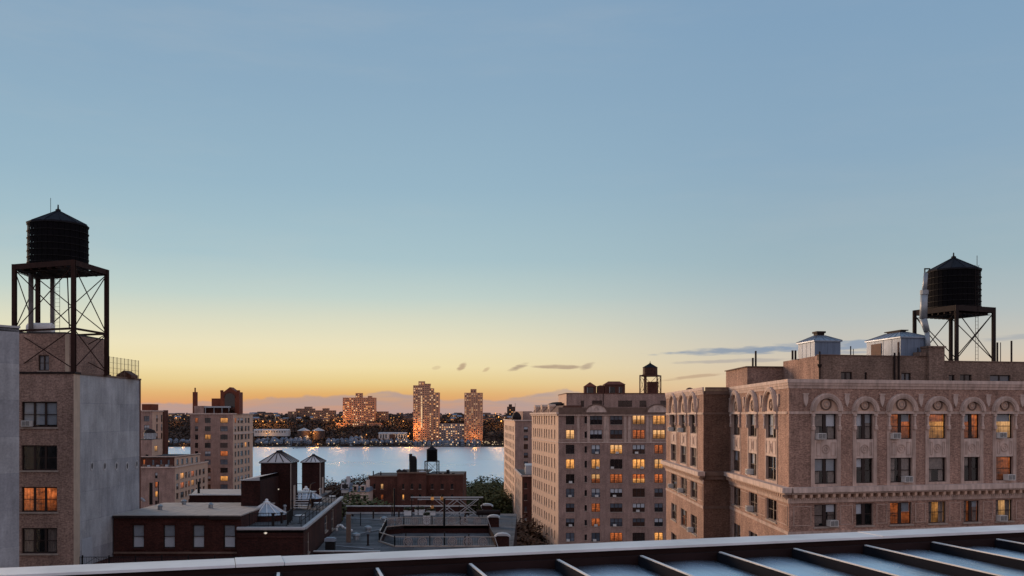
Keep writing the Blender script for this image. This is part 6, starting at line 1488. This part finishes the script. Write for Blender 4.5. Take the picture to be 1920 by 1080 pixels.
# ================================================================== FAR SHORE
ZW = -11.4
def hill_z(y):
    pr_ = [(1742, -12.2), (1752, -10.6), (1800, -8), (1840, -2), (1870, 12), (1900, 26), (1950, 36), (2050, 40), (2300, 42)]
    for (a, za), (b, zb) in zip(pr_[:-1], pr_[1:]):
        if a <= y <= b: return za+(zb-za)*(y-a)/(b-a)
    return 40
def far_tower(label, boxes, seed, mat='far_tower', dens=.24, name='apartment_tower'):
    """boxes: (px0, px1, ytop, ybot, d, depth)"""
    b0 = boxes[0]; t = thing(name, label, 'tower', (PX((b0[0]+b0[1])/2, b0[4]), b0[4], PZ(b0[3], b0[4]))); rr = random.Random(seed)
    for (p0, p1, y0, y1, d, dp) in boxes:
        x0, x1, z0, z1 = PX(p0, d), PX(p1, d), PZ(y1, d), PZ(y0, d)
        part('wall', MB().box(x0, d, z0, x1, d+dp, z1), mat, t)
        m = MB(); nx = max(2, int((x1-x0)/4.0)); nz = max(1, int((z1-z0)/3.7)); cw, chh = (x1-x0)/nx, (z1-z0)/nz; dens_ = dens
        for i in range(nx):
            for k in range(nz):
                q = rr.random(); mi = 0 if q > dens else (1 if q > dens*.4 else 2); a, e = x0+(i+.2)*cw, z0+(k+.25)*chh
                m.box(a, d-.18, e, a+cw*.5, d-.02, e+chh*.45, mi)
        o = part('windows', m, ['pane_dark', 'lit_far', 'lit_far_white'], t); o['kind'] = 'stuff'
        m = MB()
        for i in range(0, nx+1, 2): x = x0+i*cw; m.box(x-.25, d-.5, z0, x+.25, d-.19, z1)
        for k in range(1, nz):
            for i in range(nx):
                if (i*7+k//3) % 3 == 0: m.box(x0+i*cw+.3, d-1.3, z0+k*chh-.15, x0+(i+1)*cw-.3, d-.51, z0+k*chh+.9)
        o = part('piers', m, mat, t); o['kind'] = 'stuff'
        part('roof_edge', MB().box(x0-.3, d-.55, z1, x1+.3, d+dp, z1+.6), mat, t)
    return t
far_tower('broad brown apartment tower on the far hill, left of the two tall ones', [(643, 702, 746, 797, 1905, 30), (667, 678.5, 737.5, 745.5, 1910, 14), (690, 697, 743, 745.5, 1910, 8), (630, 715, 793.5, 805, 1890, 12)], 3, dens=.30)
tw = far_tower('tallest stepped apartment tower rising from the far shore', [(775, 805, 723, 828, 1800, 26), (785, 796, 715.5, 722.6, 1806, 12), (805.2, 812, 728.5, 828, 1802, 26), (812.2, 823, 736.5, 828, 1804, 26), (796.5, 807, 720, 722.6, 1806, 10)], 5, 'far_tower', .32)
part('lit_stair', MB().box(PX(789.3, 1799), 1798.9, PZ(802, 1799), PZ(0, 1)*0+PX(791.6, 1799), 1799.4, PZ(742, 1799)), 'lit_far_white', tw)
far_tower('slimmer apartment tower at the right on the far shore', [(871, 904.5, 737, 830, 1800, 26), (882.5, 893, 730, 736.6, 1806, 12)], 8, 'far_tower', .34)
far_tower('low apartment block between the two tall far towers', [(823.5, 870.5, 795, 830, 1812, 20)], 9, 'far_tower_grey', .30, 'apartment_block')
t = far_tower('dark far tower with masts on its roof just left of the slim tan block', [(951, 966, 763, 800, 1950, 15)], 12, 'far_dark', .10)
part('roof_block', MB().box(PX(954, 1955), 1955, PZ(763, 1955), PZ(0, 1)*0+PX(960, 1955), 1960, PZ(758, 1955)), 'far_dark', t); part('mast', MB().tube((PX(966, 1955), 1955, PZ(763, 1955)), (PX(966, 1955), 1955, PZ(756, 1955)), .4, 5), 'far_dark', t)
far_tower('low brown block on the far hilltop left of the broad tower', [(588, 627, 770, 795, 1935, 20), (605, 616, 766, 769.8, 1940, 10)], 15, 'far_wall', .22, 'apartment_block')
far_tower('stepped pale block on the far hilltop skyline', [(540, 556, 772, 785, 1990, 18), (555, 588, 766.5, 785, 1995, 18), (571, 584, 763, 766.4, 1998, 10)], 16, 'far_wall', .05, 'apartment_block')
far_tower('small brown block right of the broad tower on the far hill', [(703, 727, 772, 800, 1925, 14)], 17, 'far_wall', .2, 'apartment_block')
rr = random.Random(77)
# hillside houses
hm = {}
def house_mesh(k):
    w_, d_, h = (9, 9, 7), (12, 9, 8), (16, 10, 9)
    w_, d_, h = ((9, 9, 7), (12, 9, 8), (17, 10, 9))[k % 3]
    a = MB().box(-w_/2, 0, -3, w_/2, d_, h).mesh('wall', 'far_wall')
    m = MB()
    if k % 2: m.box(-w_/2-.3, -.3, h+.01, w_/2+.3, d_+.3, h+.8)
    else:
        m.quad((-w_/2-.5, -.5, h), (w_/2+.5, -.5, h), (w_/2+.5, d_/2, h+3), (-w_/2-.5, d_/2, h+3)); m.quad((w_/2+.5, d_+.5, h), (-w_/2-.5, d_+.5, h), (-w_/2-.5, d_/2, h+3), (w_/2+.5, d_/2, h+3)); m.tri((-w_/2, 0, h), (-w_/2, d_/2, h+2.9), (-w_/2, d_, h)); m.tri((w_/2, 0, h), (w_/2, d_, h), (w_/2, d_/2, h+2.9))
    b = m.mesh('roof', 'far_roof' if k % 4 < 2 else 'far_dark')
    m = MB(); r2 = random.Random(k)
    for i in range(max(2, int(w_/3.2))):
        for z in (1.2, 4.4): x = -w_/2+1+i*3; m.box(x, -.15, z, x+1.4, -.01, z+1.7, r2.choice((0, 0, 1, 2)))
    c = m.mesh('windows', ['pane_dark', 'lit_far', 'lit_far_white']); return a, b, c
HM = [house_mesh(k) for k in range(6)]
n = 0
for k in range(120):
    px = rr.uniform(315, 1000); d = rr.choice((1925, 1950, 1985, 2030, 2090, 2160))+rr.uniform(-10, 10)
    if 640 < px < 705 and d < 1960: continue
    M = T(PX(px, d), d, hill_z(d)+rr.uniform(-1, 2.5), rr.uniform(-.4, .4)); a, b, c = HM[k % 6]
    e = tag(link('hillside_house', None, None, M), 'small dark house crowded among trees on the far hilltop', 'house', 'houses on the far hilltop')
    link('wall', a, e, M); link('roof', b, e, M); o = link('windows', c, e, M); o['kind'] = 'stuff'
# waterfront row houses
def row_mesh(lit):
    w_, h = 7.0, 7.5; a = MB().box(0, 0, -4, w_, 11, h).mesh('wall', 'far_roof'); m = MB()
    m.quad((-.2, -.4, h), (w_/2, -.4, h+3.6), (w_/2, 11, h+3.6), (-.2, 11, h)); m.quad((w_/2, -.4, h+3.6), (w_+.2, -.4, h), (w_+.2, 11, h), (w_/2, 11, h+3.6)); m.tri((0, -.05, h), (w_, -.05, h), (w_/2, -.05, h+3.5))
    b = m.mesh('roof', 'far_roof'); m = MB()
    for i in range(2):
        for z in (1.0, 4.4): m.box(1+i*3, -.15, z, 2.8+i*3, -.01, z+2, 1 if (i, z) in lit else 0)
    c = m.mesh('windows', ['pane_dark', 'lit_far_white']); return a, b, c
RMS = [row_mesh(q) for q in ((), ((1, 1.0),), (), ((0, 4.4),), ((0, 1.0), (1, 4.4)))]
def rows_of(p0, p1, d, zb, txt):
    x = PX(p0, d); nn = 0
    while x < PX(p1, d):
        nn += 1
        RM = rr.choice(RMS); M = T(x, d+rr.uniform(-5, 5), zb+rr.uniform(-1, 1.5), rr.uniform(-.25, .25)) @ Matrix.Diagonal((rr.uniform(.9, 1.1), 1, rr.uniform(.75, 1.2), 1)); e = tag(link('row_house', None, None, M), 'gabled far waterfront house, number %d from left in %s' % (nn, txt), 'house', 'row houses, '+txt)
        link('wall', RM[0], e, M); link('roof', RM[1], e, M); o = link('windows', RM[2], e, M); o['kind'] = 'stuff'; x += rr.uniform(7.6, 10.5)
rows_of(476, 580, 1768, -8.5, 'row left of the little pier'); rows_of(612, 680, 1766, -8.5, 'row right of the little pier'); rows_of(684, 772, 1772, -8.0, 'row before the white shed')
rows_of(480, 575, 1795, -6, 'second row left of the little pier'); rows_of(620, 700, 1795, -6, 'second row right of the pier'); rows_of(315, 357, 1775, -8, 'beside the left tan blocks'); rows_of(775, 900, 1768, -9.5, 'at the foot of the tall towers')
# sheds and round tanks
def shed(label, p0, p1, yt, yb, d, dp=18, door=None):
    x0, x1, z0, z1 = PX(p0, d), PX(p1, d), PZ(yb, d), PZ(yt, d); t = thing('long_shed', label, 'shed', (x0, d, z0)); 
    part('wall', MB().box(x0, d, z0-6, x1, d+dp, z1), 'far_white', t); m = MB(); m.quad((x0-1, d-1, z1), (x1+1, d-1, z1), (x1+1, d+dp/2, z1+2.5), (x0-1, d+dp/2, z1+2.5)); m.quad((x1+1, d+dp+1, z1), (x0-1, d+dp+1, z1), (x0-1, d+dp/2, z1+2.5), (x1+1, d+dp/2, z1+2.5)); m.tri((x0, d, z1), (x0, d+dp/2, z1+2.4), (x0, d+dp, z1)); m.tri((x1, d, z1), (x1, d+dp, z1), (x1, d+dp/2, z1+2.4))
    part('roof', m, 'far_white', t)
    if door: part('door', MB().box(PX(door[0], d), d-.3, z0-3, PX(door[1], d), d-.01, z1-1.5), 'far_dark', t)
    m = MB(); k = x0+3
    while k < x1-4:
        if not door or not (PX(door[0], d)-3 < k < PX(door[1], d)+1): m.box(k, d-.25, z0+1, k+2.2, d-.01, z1-1.5)
        k += 5
    part('windows', m, 'pane_dark', t)['kind'] = 'stuff'
shed('long pale shed on the far shore behind the left row houses', 476, 541, 807, 812, 1832); shed('white shed with dark door on the far shore left of the tallest tower', 710, 762, 813, 823, 1815, door=(730, 741))
for px, lb in ((570, 'left'), (597, 'right')):
    d = 1825; r = 12*d/F; t = thing('storage_tank', 'round tank with pale conical roof on the far shore, the %s of two' % lb, 'storage tank', (PX(px, d), d, PZ(818, d)), group='far storage tanks')
    lpart('drum', MB().lathe([(r, -6), (r, PZ(807.5, d)-PZ(818, d))], 24), 'far_dark', t); lpart('roof', MB().lathe([(r+.4, PZ(807.5, d)-PZ(818, d)), (r*.5, PZ(804.5, d)-PZ(818, d)), (.4, PZ(802, d)-PZ(818, d))], 24), 'far_white', t)
t = thing('pier', 'short curved lit pier reaching into the river from the far shore', 'pier', (PX(585, 1745), 1745, ZW)); pts = [(PX(592, 1756), 1756), (PX(585, 1720), 1722), (PX(572, 1690), 1692), (PX(556, 1660), 1664), (PX(549, 1645), 1650)]
for a, b in zip(pts[:-1], pts[1:]): part('deck', MB().bar((*a, ZW+1.6), (*b, ZW+1.6), 5, .7), 'far_roof', t); part('pile', MB().tube((*b, ZW-2), (*b, ZW+1.3), .6, 6), 'far_dark', t)
# lamps along the far shore
lampm = {}
def lamp_mesh(mat, r, h):
    def mk(): 
        return MB().tube((0, 0, -h), (0, 0, 0), .12, 5).mesh('pole', 'far_dark'), MB().lathe([(r*.3, -r*.9), (r, -r*.2), (r, r*.3), (r*.3, r)], 8).mesh('bulb', mat)
    return cmesh(('lamp', mat, r, h), mk)
def lamp(px, py, d, mat, r, label, group, h=6):
    a, b = lamp_mesh(mat, r, h); M = T(PX(px, d), d, PZ(py, d)); e = tag(link('street_lamp', None, None, M), label, 'street lamp', group); link('pole', a, e, M); link('bulb', b, e, M)
for k in range(80):
    px = rr.uniform(476, 945); lamp(px, rr.uniform(831, 836.5), 1752+rr.uniform(0, 8), 'lamp_white', rr.choice((.35, .5, .65)), 'tiny white lamp lit along the far waterfront', 'lamps along the far waterfront', 4)
for k in range(22):
    px = rr.uniform(903, 945); lamp(px, rr.uniform(826, 834), 1752+rr.uniform(0, 15), 'lamp_white', rr.choice((.7, 1.0, 1.2)), 'bright lamp on the far shore right of the slimmer tower', 'lamps right of the slimmer far tower', 4)
for k in range(70):
    px = rr.uniform(315, 1000); d = rr.uniform(1885, 1925); lamp(px, HY+(CZ-hill_z(d)-9)*F/d+rr.uniform(-6, 3), d-20, rr.choice(('lamp_orange', 'lamp_white', 'lamp_orange')), rr.choice((.45, .7, .9)), 'orange or white street lamp on the brow of the far hill', 'lamps on the far hill', 12)
for f in range(6): lamp(577-5*f+4, 838+1.2*f, 1735-16*f, 'lamp_white', .6, 'small white lamp on the curved far pier', 'pier lamps', 3)
# strong orange road lights
RL = ['orange road lamp on far hill right of the tall tan block, %s of five' % q for q in ('first', 'second', 'third', 'fourth', 'last')] + ['orange lamp left of the broad far tower, the %s' % q for q in ('left', 'right', 'upper')] + \
     ['orange lamp on the slope left of the tallest far tower', 'small orange lamp on the hilltop left of the tallest far tower', 'orange lamp on the hill between the two tall far towers'] + ['orange lamp right of the slimmer far tower, the %s' % q for q in ('middle', 'lowest', 'highest')] + \
     ['orange lamp between the two round far tanks, the %s' % q for q in ('left', 'right')] + ['orange lamp at the root of the curved far pier', 'lower orange lamp between white shed and tallest far tower', 'upper orange lamp between white shed and tallest far tower', 'orange lamp at the left foot of the tallest far tower',
      'orange lamp on the long pale far shed', 'orange lamp among dark trees left of the white shed', 'orange lamp below the small brown hill block', 'orange lamp on the far hill between the left tan blocks', 'orange waterside lamp between the left tan blocks', 'orange lamp at the foot of the slimmer far tower']
for k, (px, py, d, p) in enumerate([(480, 790, 1880, 1), (493, 790, 1880, 1.2), (506, 790, 1880, 1.2), (519, 791, 1880, 1), (533, 791, 1880, .8), (626, 788, 1880, 1.1), (637, 789, 1880, 1), (640, 782, 1885, .8), (756, 790, 1880, 1.3), (750, 775, 1905, .9), (843, 776, 1900, 1.0), (935, 782, 1880, 1.2), (940, 790, 1875, 1.4), (929, 775, 1890, 1),
                                    (583, 811, 1810, 1.1), (588, 813, 1810, 1), (596, 833, 1756, 1.0), (765, 818, 1790, 1.2), (768, 813, 1792, 1), (782, 801, 1795, .8), (500, 813, 1822, .8), (687, 815, 1810, .9), (728, 790, 1890, .7), (330, 783, 1890, 1), (345, 832, 1756, .8), (890, 820, 1788, .9)]):
    lamp(px, py, d, 'lamp_orange', 1.1*p, RL[k], 'orange road lamps', 9)
    l = bpy.data.lights.new('road_glow', 'POINT'); l.energy = (11000 if py < 825 else 3000)*p; l.color = (1, .42, .10); l.shadow_soft_size = 1.5; lo = bpy.data.objects.new('road_glow', l); COL.objects.link(lo); lo.location = (PX(px, d), d-4, PZ(py, d)+1)
# wooded slope
def wood():
    m = MB(); r2 = random.Random(9)
    ico = []
    for k in range(12):
        z = 1-2*(k+.5)/12; a = k*2.4; q = math.sqrt(1-z*z); ico.append(Vector((q*math.cos(a), q*math.sin(a), z)))
    for k in range(9000):
        y = r2.choice((r2.uniform(1756, 1790), r2.uniform(1785, 1850), r2.uniform(1840, 1925), r2.uniform(1840, 1925), r2.uniform(1925, 2250))); px = r2.uniform(270, 1010); x = PX(px, y)
        if y < 1830 and (px > 775 and px < 905): continue
        s = r2.uniform(2.0, 5.2) if y > 1790 else r2.uniform(1.5, 3.2); c = Vector((x, y, hill_z(y)+s*r2.uniform(.4, 1.5)))
        if r2.random() < .03: c.z += 4
        for q in range(9):
            d = ico[(q+k) % 12]*s*r2.uniform(.5, 1.0); e = d.orthogonal().normalized()*s*r2.uniform(.35, .6); f = d.cross(e).normalized()*s*r2.uniform(.3, .6); p = c+d
            m.quad(p-e, p-f, p+e, p+f)
    o = link('far_wood', m.mesh('far_wood', 'leaf_far')); o['kind'] = 'stuff'; o['label'] = 'dark wooded slope across the river'; o['category'] = 'trees'
wood()
